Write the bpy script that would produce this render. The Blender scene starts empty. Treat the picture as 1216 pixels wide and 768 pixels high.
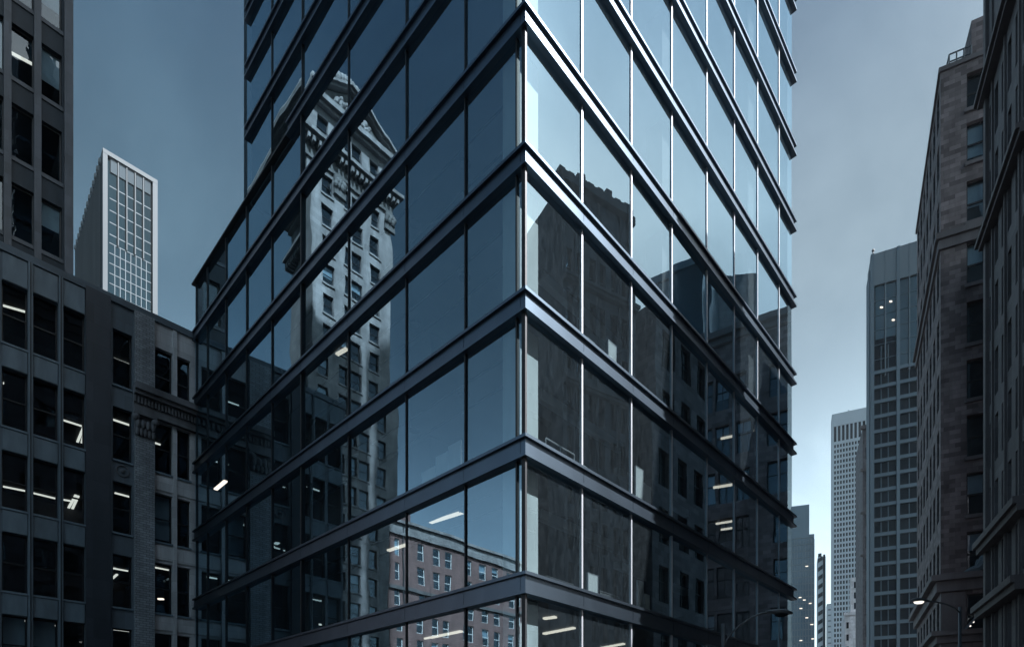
import bpy, bmesh, math, random
from mathutils import Vector, Matrix
R = math.radians
sc = bpy.context.scene
# ------------------------------------------------------------------ camera
F, CX, HZ, EYE = 688.0, 608.0, 882.0, 1.7          # focal length, centre and horizon in pixels of the 1216 px wide photo
cam = bpy.data.cameras.new('camera'); co = bpy.data.objects.new('camera', cam); sc.collection.objects.link(co)
co.location = (0, 0, EYE); co.rotation_euler = (R(90), 0, 0)
cam.sensor_width = 36; cam.lens = 36 * F / 1216; cam.shift_y = (HZ - 384) / 1216
cam.clip_start = .1; cam.clip_end = 6000
sc.camera = co
# ------------------------------------------------------------------ sky and sun
SUN_EL, SUN_AZ = 48.0, 105.6                       # azimuth from +Y towards +X
w = bpy.data.worlds.new('World'); sc.world = w; w.use_nodes = True
nt = w.node_tree; bg = nt.nodes['Background']
sky = nt.nodes.new('ShaderNodeTexSky'); sky.sky_type = 'NISHITA'; sky.sun_disc = False
sky.sun_elevation = R(SUN_EL); sky.sun_rotation = R(SUN_AZ); sky.air_density = 1.0; sky.dust_density = 2.6; sky.ozone_density = 2.0
hs = nt.nodes.new('ShaderNodeHueSaturation'); hs.inputs['Saturation'].default_value = .62; hs.inputs['Hue'].default_value = .484
# thin uneven cloud veil
tc = nt.nodes.new('ShaderNodeTexCoord'); nz = nt.nodes.new('ShaderNodeTexNoise')
nz.inputs['Scale'].default_value = 2.8; nz.inputs['Detail'].default_value = 7; nz.inputs['Roughness'].default_value = .55; nz.inputs['Distortion'].default_value = .6
rp = nt.nodes.new('ShaderNodeValToRGB'); rp.color_ramp.elements[0].position = .4; rp.color_ramp.elements[1].position = .75
rp.color_ramp.elements[0].color = (.88, .89, .9, 1); rp.color_ramp.elements[1].color = (1.32, 1.28, 1.24, 1)
mu = nt.nodes.new('ShaderNodeMix'); mu.data_type = 'RGBA'; mu.blend_type = 'MULTIPLY'; mu.inputs[0].default_value = 1
nt.links.new(tc.outputs['Generated'], nz.inputs['Vector']); nt.links.new(nz.outputs[0], rp.inputs[0])
nt.links.new(sky.outputs[0], hs.inputs['Color']); nt.links.new(hs.outputs[0], mu.inputs[6]); nt.links.new(rp.outputs[0], mu.inputs[7])
# the haze is bright on the sun's side (to the right) and low down, deep blue high up and away from it
sx = nt.nodes.new('ShaderNodeSeparateXYZ'); nt.links.new(tc.outputs['Generated'], sx.inputs[0])
def ramp(inp, lo, hi, stops):
    mr = nt.nodes.new('ShaderNodeMapRange'); mr.inputs[1].default_value = lo; mr.inputs[2].default_value = hi; nt.links.new(inp, mr.inputs[0])
    q = nt.nodes.new('ShaderNodeValToRGB'); q.color_ramp.interpolation = 'EASE'
    while len(q.color_ramp.elements) < len(stops): q.color_ramp.elements.new(.5)
    for e, (p, c) in zip(q.color_ramp.elements, stops): e.position = p; e.color = (*c, 1)
    nt.links.new(mr.outputs[0], q.inputs[0]); return q
rx = ramp(sx.outputs[0], -1, 1, [(0, (.52, .60, .66)), (.16, (.42, .56, .64)), (.32, (.56, .79, .88)), (.56, (.74, .86, .9)), (.72, (.98, 1.08, 1.07)), (.9, (1.05, 1.04, 1.01))])
rz = ramp(sx.outputs[2], 0, 1, [(0, (2.2, 2.1, 2.0)), (.3, (2.15, 2.1, 2.0)), (.6, (1.02, 1.03, 1.0)), (.83, (.6, .68, .78)), (1, (1.0, 1.05, 1.1))])  # zenith stop lifted out of view as added fill for shaded walls
m3 = nt.nodes.new('ShaderNodeMix'); m3.data_type = 'RGBA'; m3.blend_type = 'MULTIPLY'; m3.inputs[0].default_value = 1
m4 = nt.nodes.new('ShaderNodeMix'); m4.data_type = 'RGBA'; m4.blend_type = 'MULTIPLY'; m4.inputs[0].default_value = 1
nt.links.new(mu.outputs[2], m3.inputs[6]); nt.links.new(rx.outputs[0], m3.inputs[7]); nt.links.new(m3.outputs[2], m4.inputs[6]); nt.links.new(rz.outputs[0], m4.inputs[7])
nt.links.new(m4.outputs[2], bg.inputs[0]); bg.inputs[1].default_value = .055
sun = bpy.data.lights.new('sun', 'SUN'); sun.energy = 5.0; sun.angle = R(.5); sun.color = (.98, .98, 1)
so = bpy.data.objects.new('sun', sun); sc.collection.objects.link(so)
SD = Vector((math.sin(R(SUN_AZ)) * math.cos(R(SUN_EL)), math.cos(R(SUN_AZ)) * math.cos(R(SUN_EL)), math.sin(R(SUN_EL))))
so.rotation_euler = SD.to_track_quat('Z', 'Y').to_euler(); so.location = SD * 300
sc.view_settings.view_transform = 'Standard'; sc.view_settings.look = 'None'
sc.view_settings.exposure = 1.33; sc.view_settings.gamma = 1
sc.cycles.max_bounces = 12; sc.cycles.transparent_max_bounces = 24; sc.cycles.glossy_bounces = 5; sc.cycles.diffuse_bounces = 3
sc.cycles.transmission_bounces = 8; sc.cycles.caustics_reflective = False; sc.cycles.use_denoising = True
random.seed(7)
# ------------------------------------------------------------------ street grid of the glass tower
C0 = Vector((.3721, 16.0))
def unit(x, y): return Vector((x, y)).normalized()
dL = unit(-114 - CX, F); dR = Vector((dL.y, -dL.x)); nR = -dL; nL = -dR
def U(u, v): return C0 + dR * u + nR * v            # u along the sunny front, v out of it
def uv(p): q = Vector(p) - C0; return q.dot(dR), q.dot(nR)
def zat(y, Y): return EYE + (HZ - y) * Y / F
def P(x, Y): return Vector(((x - CX) / F * Y, Y))
def u_at(x, v):
    k = (x - CX) / F
    return (k * (C0.y + v * nR.y) - C0.x - v * nR.x) / (dR.x - k * dR.y)
def v_at(x, u):
    k = (x - CX) / F
    return (k * (C0.y + u * dR.y) - C0.x - u * dR.x) / (nR.x - k * nR.y)
class Fr:                                           # facade frame: a along, b outwards, z up
    def __init__(s, O, d, n): s.O, s.d, s.n = Vector(O), Vector(d), Vector(n)
    def p(s, a, b, z): q = s.O + s.d * a + s.n * b; return Vector((q.x, q.y, z))
    def a_of(s, x):
        k = (x - CX) / F; return (k * s.O.y - s.O.x) / (s.d.x - k * s.d.y)
    def z_of(s, y, a, b=0): return zat(y, (s.O + s.d * a + s.n * b).y)
FU = Fr(C0, dR, nR)
# ------------------------------------------------------------------ materials
def newmat(name):
    m = bpy.data.materials.new(name); m.use_nodes = True
    return m, m.node_tree, m.node_tree.nodes['Principled BSDF']
def N(nt, t, **k):
    n = nt.nodes.new(t)
    for a, b in k.items(): setattr(n, a, b)
    return n
def wallvec(nt):                                    # world position -> (along wall, height) for any wall direction
    g = N(nt, 'ShaderNodeNewGeometry')
    cr = N(nt, 'ShaderNodeVectorMath', operation='CROSS_PRODUCT'); cr.inputs[0].default_value = (0, 0, 1)
    dt = N(nt, 'ShaderNodeVectorMath', operation='DOT_PRODUCT'); sp = N(nt, 'ShaderNodeSeparateXYZ'); cb = N(nt, 'ShaderNodeCombineXYZ')
    nt.links.new(g.outputs['True Normal'], cr.inputs[1]); nt.links.new(g.outputs['Position'], dt.inputs[0]); nt.links.new(cr.outputs[0], dt.inputs[1])
    nt.links.new(g.outputs['Position'], sp.inputs[0]); nt.links.new(dt.outputs['Value'], cb.inputs[0]); nt.links.new(sp.outputs[2], cb.inputs[1])
    return cb
def stone(name, col, bw=.9, bh=.42, var=.35, mortar=.55, rough=.8, msize=.012, stain=.35, bump=.25):
    m, nt, b = newmat(name); b.inputs['Roughness'].default_value = rough
    v = wallvec(nt)
    br = N(nt, 'ShaderNodeTexBrick'); br.inputs['Scale'].default_value = 1; br.inputs['Brick Width'].default_value = bw; br.inputs['Row Height'].default_value = bh
    br.inputs['Mortar Size'].default_value = msize; br.inputs['Bias'].default_value = 0
    c = Vector(col)
    br.inputs['Color1'].default_value = (*(c * (1 - var)), 1); br.inputs['Color2'].default_value = (*(c * (1 + var)), 1); br.inputs['Mortar'].default_value = (*(c * mortar), 1)
    nt.links.new(v.outputs[0], br.inputs['Vector'])
    g = N(nt, 'ShaderNodeNewGeometry'); mp = N(nt, 'ShaderNodeMapping'); mp.inputs['Scale'].default_value = (.9, .9, .25)
    n1 = N(nt, 'ShaderNodeTexNoise'); n1.inputs['Scale'].default_value = .8; n1.inputs['Detail'].default_value = 8; n1.inputs['Roughness'].default_value = .65
    nt.links.new(g.outputs['Position'], mp.inputs[0]); nt.links.new(mp.outputs[0], n1.inputs['Vector'])
    r = N(nt, 'ShaderNodeMapRange'); r.inputs[1].default_value = .3; r.inputs[2].default_value = .7; r.inputs[3].default_value = 1 - stain; r.inputs[4].default_value = 1 + stain * .6
    nt.links.new(n1.outputs[0], r.inputs[0])
    mx = N(nt, 'ShaderNodeVectorMath', operation='SCALE'); nt.links.new(br.outputs['Color'], mx.inputs[0]); nt.links.new(r.outputs[0], mx.inputs['Scale'])
    nt.links.new(mx.outputs[0], b.inputs['Base Color'])
    bp = N(nt, 'ShaderNodeBump'); bp.inputs['Strength'].default_value = bump; bp.inputs['Distance'].default_value = .03
    nt.links.new(n1.outputs[0], bp.inputs['Height']); nt.links.new(bp.outputs[0], b.inputs['Normal'])
    return m
def paint(name, col, rough=.5, metal=0, var=.15, scale=1.5, spec=.5):
    m, nt, b = newmat(name); b.inputs['Roughness'].default_value = rough; b.inputs['Metallic'].default_value = metal
    b.inputs['Specular IOR Level'].default_value = spec
    g = N(nt, 'ShaderNodeNewGeometry'); n1 = N(nt, 'ShaderNodeTexNoise'); n1.inputs['Scale'].default_value = scale; n1.inputs['Detail'].default_value = 6
    mp = N(nt, 'ShaderNodeMapping'); mp.inputs['Scale'].default_value = (1, 1, .3)
    nt.links.new(g.outputs['Position'], mp.inputs[0]); nt.links.new(mp.outputs[0], n1.inputs['Vector'])
    r = N(nt, 'ShaderNodeMapRange'); r.inputs[1].default_value = .3; r.inputs[2].default_value = .7; r.inputs[3].default_value = 1 - var; r.inputs[4].default_value = 1 + var
    nt.links.new(n1.outputs[0], r.inputs[0])
    mx = N(nt, 'ShaderNodeVectorMath', operation='SCALE'); mx.inputs[0].default_value = col; nt.links.new(r.outputs[0], mx.inputs['Scale']); nt.links.new(mx.outputs[0], b.inputs['Base Color'])
    return m
def glass(name, tint, base, scale, fres=1.5, gcol=(.8, .92, 1), wav=.02, wscale=.5, dirt=.0, tilt=None):
    """coated architectural glass: clear transmission mixed with a mirror coat that rises towards grazing angles"""
    m = bpy.data.materials.new(name); m.use_nodes = True; nt = m.node_tree; nt.nodes.clear()
    out = N(nt, 'ShaderNodeOutputMaterial'); tr = N(nt, 'ShaderNodeBsdfTransparent'); gl = N(nt, 'ShaderNodeBsdfGlossy'); mx = N(nt, 'ShaderNodeMixShader')
    tr.inputs[0].default_value = (*tint, 1); gl.inputs['Color'].default_value = (*gcol, 1); gl.inputs['Roughness'].default_value = 0.0
    g = N(nt, 'ShaderNodeNewGeometry'); dt = N(nt, 'ShaderNodeVectorMath', operation='DOT_PRODUCT')   # same from both sides of the pane
    nt.links.new(g.outputs['Incoming'], dt.inputs[0]); nt.links.new(g.outputs['Normal'], dt.inputs[1])
    ab = N(nt, 'ShaderNodeMath', operation='ABSOLUTE'); om = N(nt, 'ShaderNodeMath', operation='SUBTRACT'); om.inputs[0].default_value = 1
    pw = N(nt, 'ShaderNodeMath', operation='POWER'); pw.inputs[1].default_value = 4.2; fr = N(nt, 'ShaderNodeMath', operation='MULTIPLY_ADD'); fr.inputs[1].default_value = .95; fr.inputs[2].default_value = .045
    nt.links.new(dt.outputs['Value'], ab.inputs[0]); nt.links.new(ab.outputs[0], om.inputs[1]); nt.links.new(om.outputs[0], pw.inputs[0]); nt.links.new(pw.outputs[0], fr.inputs[0])
    n1 = N(nt, 'ShaderNodeTexNoise'); n1.inputs['Scale'].default_value = wscale; n1.inputs['Detail'].default_value = 1.5
    bp = N(nt, 'ShaderNodeBump'); bp.inputs['Strength'].default_value = 1; bp.inputs['Distance'].default_value = wav
    nt.links.new(g.outputs['Position'], n1.inputs['Vector']); nt.links.new(n1.outputs[0], bp.inputs['Height']); nt.links.new(bp.outputs[0], gl.inputs['Normal'])
    if tilt: bp.inputs['Normal'].default_value = tilt; cn = N(nt, 'ShaderNodeCombineXYZ'); [setattr(cn.inputs[i], 'default_value', tilt[i]) for i in range(3)]; nt.links.new(cn.outputs[0], bp.inputs['Normal'])
    ml = N(nt, 'ShaderNodeMath', operation='MULTIPLY_ADD', use_clamp=True); ml.inputs[1].default_value = scale; ml.inputs[2].default_value = base
    nt.links.new(fr.outputs[0], ml.inputs[0]); nt.links.new(ml.outputs[0], mx.inputs[0]); nt.links.new(tr.outputs[0], mx.inputs[1]); nt.links.new(gl.outputs[0], mx.inputs[2])
    last = mx
    if dirt:                                        # a film of dust on the pane
        df = N(nt, 'ShaderNodeBsdfDiffuse'); df.inputs[0].default_value = (.42, .56, .66, 1); m2 = N(nt, 'ShaderNodeMixShader')
        n2 = N(nt, 'ShaderNodeTexNoise'); n2.inputs['Scale'].default_value = 9; n2.inputs['Detail'].default_value = 9; n2.inputs['Roughness'].default_value = .75
        mp = N(nt, 'ShaderNodeMapping'); mp.inputs['Scale'].default_value = (1, 1, .28); nt.links.new(g.outputs['Position'], mp.inputs[0]); nt.links.new(mp.outputs[0], n2.inputs['Vector'])
        r = N(nt, 'ShaderNodeMapRange'); r.inputs[1].default_value = .35; r.inputs[2].default_value = .75; r.inputs[3].default_value = dirt * .2; r.inputs[4].default_value = dirt
        nt.links.new(n2.outputs[0], r.inputs[0]); nt.links.new(r.outputs[0], m2.inputs[0]); nt.links.new(mx.outputs[0], m2.inputs[1]); nt.links.new(df.outputs[0], m2.inputs[2]); last = m2
    nt.links.new(last.outputs[0], out.inputs[0])
    return m
def emit(name, col, s):
    m = bpy.data.materials.new(name); m.use_nodes = True; nt = m.node_tree; nt.nodes.clear()
    o = N(nt, 'ShaderNodeOutputMaterial'); e = N(nt, 'ShaderNodeEmission'); e.inputs[0].default_value = (*col, 1); e.inputs[1].default_value = s
    nt.links.new(e.outputs[0], o.inputs[0]); return m
M = {
 'glass_tower': glass('tower glass', (.80, .90, .92), .38, 1.1, 1.5, (.56, .80, .94), .006, .35, .034),
 'glass_wing': glass('wing glass, panes set a few degrees off the facade line', (.80, .90, .92), .38, 1.1, 1.5, (.56, .80, .94), .005, .35, .028, tuple((-dR * math.cos(R(3.4)) + dL * math.sin(R(3.4))).to_3d())),
 'glass': glass('window glass', (.5, .6, .66), .04, 1.3, 1.5, (.75, .88, 1), .006, .8, .006),
 'glass_far': paint('far window glass', (.008, .014, .021), .12, 0, .5, .3, .12),
 'blue_curtain': paint('blue curtain wall', (.07, .13, .18), .2, 0, .3, .05, .7),
 'side_dark': paint('dark ribbed cladding', (.022, .034, .044), .9, 0, .2, .1, 0),
 'side_rib': paint('rib', (.07, .09, .105), .9, 0, .1, .1, 0),
 'glass_teal': paint('teal window glass', (.02, .055, .08), .1, 0, .4, .15, .9),
 'metal': paint('grey coated steel', (.115, .155, .20), .36, 1, .12, .8),
 'metal_light': paint('aluminium mullion', (.6, .63, .68), .38, .6, .05, 2),
 'dark': paint('black metal', (.012, .015, .02), .5, 0, .1, 2),
 'dark_panel': paint('dark spandrel panel', (.014, .023, .034), .5, 0, .2, 1.2, .3),
 'ceil': paint('office ceiling', (.11, .115, .125), .8, 0, .1, .7),
 'inner': paint('office wall', (.075, .08, .09), .8, 0, .15, .5),
 'column': paint('plastered column', (.62, .68, .7), .6, 0, .12, 1.6),
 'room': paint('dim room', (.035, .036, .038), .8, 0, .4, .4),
 'blind': paint('window blind', (.6, .65, .68), .8, 0, .1, 2),
 'lamp': emit('fluorescent tube', (1, .9, .76), .55),
 'pod': stone('grey granite cladding', (.135, .17, .205), 1.3, 1.0, .12, .8, .6, .006, .3),
 'pod_panel': paint('grey spandrel panel', (.18, .24, .29), .5, 0, .25, 2.2),
 'pod_dark': stone('dark granite pier', (.055, .066, .085), 1.4, 1.05, .2, .65, .5, .008, .3),
 'brick_pil': stone('glazed brick', (.36, .39, .43), .32, .13, .2, .35, .45, .012, .45),
 'pale': stone('pale limestone', (.68, .69, .72), 1.2, .62, .12, .7, .75, .007, .35),
 'carved': stone('carved sooty stone', (.2, .205, .225), 1.5, .6, .1, .8, .85, .004, .5, .6),
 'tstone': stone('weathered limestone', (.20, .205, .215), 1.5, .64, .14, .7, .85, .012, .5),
 'tstone_dark': stone('dark limestone', (.10, .105, .11), 1.5, .64, .15, .7, .85, .01, .4),  # darker limestone copy, also carries the stone tower's painted side shade
 'brown': stone('brownstone brick', (.15, .10, .098), .5, .16, .12, .8, .85, .008, .35),
 'rstone': stone('rough brown stone', (.16, .14, .148), .8, .38, .42, .75, .85, .012, .35, .5),
 'rb': stone('sooty terracotta', (.125, .125, .14), 1.1, .6, .22, .8, .8, .006, .35),
 'rband': stone('smooth stone band', (.13, .125, .135), 1.8, .9, .12, .8, .8, .006, .3),
 'pier_conc': paint('pale pier concrete', (.07, .09, .105), .7, 0, .1, .05),
 'white_conc': paint('white concrete', (.42, .50, .56), .7, 0, .08, .05),
 'glass_slab': paint('slab tower glass', (.005, .018, .027), .06, 0, .5, .02, .2),
 'grey_conc': paint('grey concrete', (.10, .145, .18), .7, 0, .12, .05),
 'blue_conc': paint('blue grey concrete', (.13, .17, .20), .7, 0, .1, .03),
 'asphalt': paint('asphalt', (.05, .05, .052), .9, 0, .2, 1.5),
 'paving': stone('concrete paving', (.24, .24, .23), 1.2, 1.2, .06, .6, .9, .01, .2),
 'kerb': paint('granite kerb', (.3, .3, .3), .8, 0, .1, 3),
 'white': paint('white board', (.6, .64, .66), .6, 0, .06, 3),
 'lampmetal': paint('painted lamp steel', (.1, .12, .14), .45, .3, .1, 3),
 'lens': emit('street lamp lens', (1, .95, .85), .55),
 'roof': paint('roof felt', (.06, .06, .065), .9, 0, .2, .5),
}
# ------------------------------------------------------------------ builders
ROOT = {}
def tag(o, label=None, cat=None, group=None, kind=None):
    if label: o['label'] = label
    if cat: o['category'] = cat
    if group: o['group'] = group
    if kind: o['kind'] = kind
    return o
def thing(name, loc, label, cat, group=None):
    o = bpy.data.objects.new(name, None); sc.collection.objects.link(o); o.location = loc; o.empty_display_size = .5
    ROOT[o.name] = Vector(loc); return tag(o, label, cat, group)
class MB:
    def __init__(s): s.v, s.f = [], []
    def quad(s, *p):
        n = len(s.v); s.v += [Vector(q) for q in p]; s.f.append(tuple(range(n, n + len(p)))); return s
    def hexa(s, c):                                 # 8 corners: bottom 4 then top 4
        n = len(s.v); s.v += [Vector(q) for q in c]
        for f in ((0, 3, 2, 1), (4, 5, 6, 7), (0, 1, 5, 4), (1, 2, 6, 5), (2, 3, 7, 6), (3, 0, 4, 7)): s.f.append(tuple(n + i for i in f))
        return s
    def box(s, fr, a0, a1, b0, b1, z0, z1):
        return s.hexa([fr.p(a0, b0, z0), fr.p(a1, b0, z0), fr.p(a1, b1, z0), fr.p(a0, b1, z0), fr.p(a0, b0, z1), fr.p(a1, b0, z1), fr.p(a1, b1, z1), fr.p(a0, b1, z1)])
    def prism(s, pts, z0, z1):
        n = len(s.v); k = len(pts); s.v += [Vector((p[0], p[1], z0)) for p in pts] + [Vector((p[0], p[1], z1)) for p in pts]
        s.f.append(tuple(n + i for i in reversed(range(k)))); s.f.append(tuple(n + k + i for i in range(k)))
        for i in range(k): j = (i + 1) % k; s.f.append((n + i, n + j, n + k + j, n + k + i))
        return s
    def tube(s, pts, r, seg=8):
        rr = r if isinstance(r, (list, tuple)) else [r] * len(pts); n = len(s.v)
        for i, p in enumerate(pts):
            p = Vector(p); t = (Vector(pts[min(i + 1, len(pts) - 1)]) - Vector(pts[max(i - 1, 0)])).normalized()
            a = t.cross(Vector((0, 0, 1))); a = Vector((1, 0, 0)) if a.length < .01 else a.normalized(); b = t.cross(a)
            for k in range(seg): w = 2 * math.pi * k / seg; s.v.append(p + (a * math.cos(w) + b * math.sin(w)) * rr[i])
        for i in range(len(pts) - 1):
            for k in range(seg): j = (k + 1) % seg; s.f.append((n + i * seg + k, n + i * seg + j, n + (i + 1) * seg + j, n + (i + 1) * seg + k))
        s.f.append(tuple(n + k for k in range(seg))); s.f.append(tuple(n + (len(pts) - 1) * seg + k for k in range(seg)))
        return s
    def ball(s, c, rx, ry, rz, nu=12, nv=7, top=False):
        n = len(s.v); c = Vector(c); v0 = 0 if not top else math.pi / 2
        for i in range(nv + 1):
            t = -math.pi / 2 + v0 + (math.pi - v0) * i / nv
            for k in range(nu): w = 2 * math.pi * k / nu; s.v.append(c + Vector((rx * math.cos(t) * math.cos(w), ry * math.cos(t) * math.sin(w), rz * math.sin(t))))
        for i in range(nv):
            for k in range(nu): j = (k + 1) % nu; s.f.append((n + i * nu + k, n + i * nu + j, n + (i + 1) * nu + j, n + (i + 1) * nu + k))
        return s
    def build(s, name, mat, root=None, parent=None, smooth=False, recalc=True):
        if not s.v: return None
        off = ROOT[root.name] if root is not None else Vector((0, 0, 0))
        me = bpy.data.meshes.new(name); me.from_pydata([v - off for v in s.v], [], s.f)
        if recalc:
            bm = bmesh.new(); bm.from_mesh(me); bmesh.ops.recalc_face_normals(bm, faces=bm.faces); bm.to_mesh(me); bm.free()
        if smooth: me.polygons.foreach_set('use_smooth', [True] * len(me.polygons))
        me.materials.append(mat); o = bpy.data.objects.new(name, me); sc.collection.objects.link(o)
        o.parent = parent if parent is not None else root
        return o
def wall_sheet(mb, fr, a0, a1, z0, z1, wins, depth, b=0):
    A = sorted({a0, a1, *[w[0] for w in wins], *[w[1] for w in wins]}); Z = sorted({z0, z1, *[w[2] for w in wins], *[w[3] for w in wins]})
    A = [a for a in A if a0 <= a <= a1]; Z = [z for z in Z if z0 <= z <= z1]
    occ = set()
    ai = {a: i for i, a in enumerate(A)}; zi = {z: i for i, z in enumerate(Z)}
    for w in wins:
        if w[0] not in ai or w[1] not in ai or w[2] not in zi or w[3] not in zi: continue
        for i in range(ai[w[0]], ai[w[1]]):
            for j in range(zi[w[2]], zi[w[3]]): occ.add((i, j))
        x0, x1, y0, y1 = w[:4]; q = lambda a, bb, z: fr.p(a, b + bb, z)
        mb.quad(q(x0, 0, y0), q(x1, 0, y0), q(x1, -depth, y0), q(x0, -depth, y0)); mb.quad(q(x0, 0, y1), q(x0, -depth, y1), q(x1, -depth, y1), q(x1, 0, y1))
        mb.quad(q(x0, 0, y0), q(x0, -depth, y0), q(x0, -depth, y1), q(x0, 0, y1)); mb.quad(q(x1, 0, y0), q(x1, 0, y1), q(x1, -depth, y1), q(x1, -depth, y0))
    for i in range(len(A) - 1):
        j = 0
        while j < len(Z) - 1:
            if (i, j) in occ: j += 1; continue
            k = j
            while k < len(Z) - 1 and (i, k) not in occ: k += 1
            mb.quad(fr.p(A[i], b, Z[j]), fr.p(A[i + 1], b, Z[j]), fr.p(A[i + 1], b, Z[k]), fr.p(A[i], b, Z[k])); j = k
def pxsize(fr, w):
    p = fr.p((w[0] + w[1]) / 2, 0, (w[2] + w[3]) / 2); Y = max(p.y, .5)
    x = CX + F * p.x / Y; y = HZ - F * (p.z - EYE) / Y
    inside = p.y > 1 and -20 < x < 1236 and -20 < y < 788
    return (1e6 if inside else 0) + (w[1] - w[0]) * (w[3] - w[2]) * 1e3 / max(Y, 1) ** 2
def windows(root, fr, wins, depth, count=[0], style='sash', blind=.35, glassmat='glass', frame='dark', fw=.07, cap=100, b=0, room=None):
    """wins = (a0,a1,z0,z1[,blindfraction]); one window part each (frame > pane, blind), at most cap of them, the rest one mass"""
    ws = sorted(wins, key=lambda w: -pxsize(fr, w)); rest = MB(); rest_p = MB()
    for i, w in enumerate(ws):
        a0, a1, z0, z1 = w[:4]; bf = w[4] if len(w) > 4 else (random.choice([0, 0, .3, .45, .6, .9]) if random.random() < blind else 0)
        f = MB() if i < cap else rest; B0, B1 = b - depth - .03, b - depth + .05
        if style == 'slab': f.box(fr, a0, a1, B0 - .02, B0, z0, z1)
        else:
            f.box(fr, a0, a0 + fw, B0, B1, z0, z1).box(fr, a1 - fw, a1, B0, B1, z0, z1).box(fr, a0 + fw, a1 - fw, B0, B1, z0, z0 + fw).box(fr, a0 + fw, a1 - fw, B0, B1, z1 - fw, z1)
            if style == 'sash': zm = z0 + (z1 - z0) * .5; f.box(fr, a0 + fw, a1 - fw, B0, B1 + .02, zm - fw * .5, zm + fw * .5)
            if style == 'grid':
                zm = z0 + (z1 - z0) * .6; f.box(fr, a0 + fw, a1 - fw, B0, B1 + .02, zm - fw * .4, zm + fw * .4); n = max(2, round((a1 - a0) / 1.0))
                for k in range(1, n): aa = a0 + (a1 - a0) * k / n; f.box(fr, aa - fw * .4, aa + fw * .4, B0, B1 + .01, z0 + fw, z1 - fw)
        pane = MB() if i < cap else rest_p
        t = random.uniform(-.006, .006) * (a1 - a0); t2 = random.uniform(-.004, .004)
        if style != 'slab': pane.quad(fr.p(a0 + fw * .5, b - depth - t, z0 + fw * .5), fr.p(a1 - fw * .5, b - depth + t, z0 + fw * .5), fr.p(a1 - fw * .5, b - depth + t + t2, z1 - fw * .5), fr.p(a0 + fw * .5, b - depth - t + t2, z1 - fw * .5))
        if i < cap:
            o = f.build('window', M[glassmat] if style == 'slab' else M[frame], root)
            if style != 'slab': pane.build('pane', M[glassmat], root, o)
            if bf and style != 'slab':
                bl = MB().box(fr, a0 + fw, a1 - fw, b - depth - .16, b - depth - .13, z1 - (z1 - z0) * bf, z1 - .01); bl.build('blind', M['blind'], root, o)
    if rest.v:
        o = rest.build('window', M[glassmat] if style == 'slab' else M[frame], root); o['kind'] = 'stuff'
        if rest_p.v: rest_p.build('pane', M[glassmat], root, o)
def shell(root, fr, a0, a1, z1, D, wallmat, wins=(), depth=.25, room=.9, z0=0, roofmat='roof', backroom='room', parts=True):
    """closed building: front wall with openings, side walls, dark rooms behind, solid rear, roof"""
    m = MB(); wall_sheet(m, fr, a0, a1, z0, z1, wins, depth)
    m.quad(fr.p(a0, 0, z0), fr.p(a0, 0, z1), fr.p(a0, -D, z1), fr.p(a0, -D, z0)); m.quad(fr.p(a1, 0, z0), fr.p(a1, -D, z0), fr.p(a1, -D, z1), fr.p(a1, 0, z1))
    m.quad(fr.p(a0, -D, z0), fr.p(a0, -D, z1), fr.p(a1, -D, z1), fr.p(a1, -D, z0))
    wo = m.build('wall', M[wallmat], root)
    MB().quad(fr.p(a0, 0, z1), fr.p(a1, 0, z1), fr.p(a1, -D, z1), fr.p(a0, -D, z1)).build('roof', M[roofmat], root)
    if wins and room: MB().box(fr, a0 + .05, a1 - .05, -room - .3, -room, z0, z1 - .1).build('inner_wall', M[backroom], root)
    return wo
def bands(root, fr, a0, a1, lst, mat, name='cornice'):
    """lst of (z0, z1, projection)"""
    for z0, z1, pr in lst: MB().box(fr, a0, a1, -.05, pr, z0, z1).build(name, M[mat], root)

# ------------------------------------------------------------------ ground
g = MB().quad((-900, -900, -.02), (900, -900, -.02), (900, 900, -.02), (-900, 900, -.02)).build('ground', M['asphalt']); tag(g, kind='structure')
mb = MB(); mb.box(FU, -60, 22.6, 2.6, 9, -.015, -.01); o = mb.build('road', M['asphalt']); tag(o, kind='structure')
mb = MB().box(FU, -4.6, 26, .0, 2.45, -.01, .12); mb.box(FU, -4.6, 0, -30, 0, -.01, .12); tag(mb.build('pavement', M['paving']), kind='structure')
mb = MB().box(FU, -4.6, 26, 2.45, 2.6, -.01, .13); tag(mb.build('kerb', M['kerb']), kind='structure')

# ------------------------------------------------------------------ the glass tower
tw = thing('glass_tower', (*U(1, -1), 0), 'corner office tower of dark blue glass with bright steel bands along its sunny side', 'tower')
ZB = [6.48, 10.29, 14.35, 18.39, 22.28]             # tops of the storey bands shared by both fronts
ZR = [26.6, 30.8, 35.0, 39.1, 43.1, 47.3]
ZL = [26.26, 29.65, 32.8, 35.9, 38.75, 41.8, 45.0, 48.2]
xl = [612, 551, 481, 412.5, 357.5, 321.5, 291.5, 267, 245, 232]
xr = [693, 751.5, 799.5, 841, 873.5, 901, 926.5]
VL = [-v_at(x, .1) for x in xl]                     # distances of mullions from the corner
UR = [u_at(x, -.1) for x in xr]
UE, VW, VE = 22.16, 26.85, 19.06                    # right end, wing end, tower end on the left
WZ = 29.12                                           # roof of the low wing
FT, GI = .09, .18                                   # flange thickness, glass inset
def band_right(mb, z, webs=True):
    mb.box(FU, 0, UE + .3, -.30, 0, z - FT, z); mb.box(FU, 0, UE + .3, -.30, 0, z - .62, z - .62 + FT)
    js = [0.09] + UR + [UE + .05]
    for a, b in zip(js, js[1:]): mb.box(FU, a + .008, b - .008, -.28, -.09, z - .62 + FT, z - FT)
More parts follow.
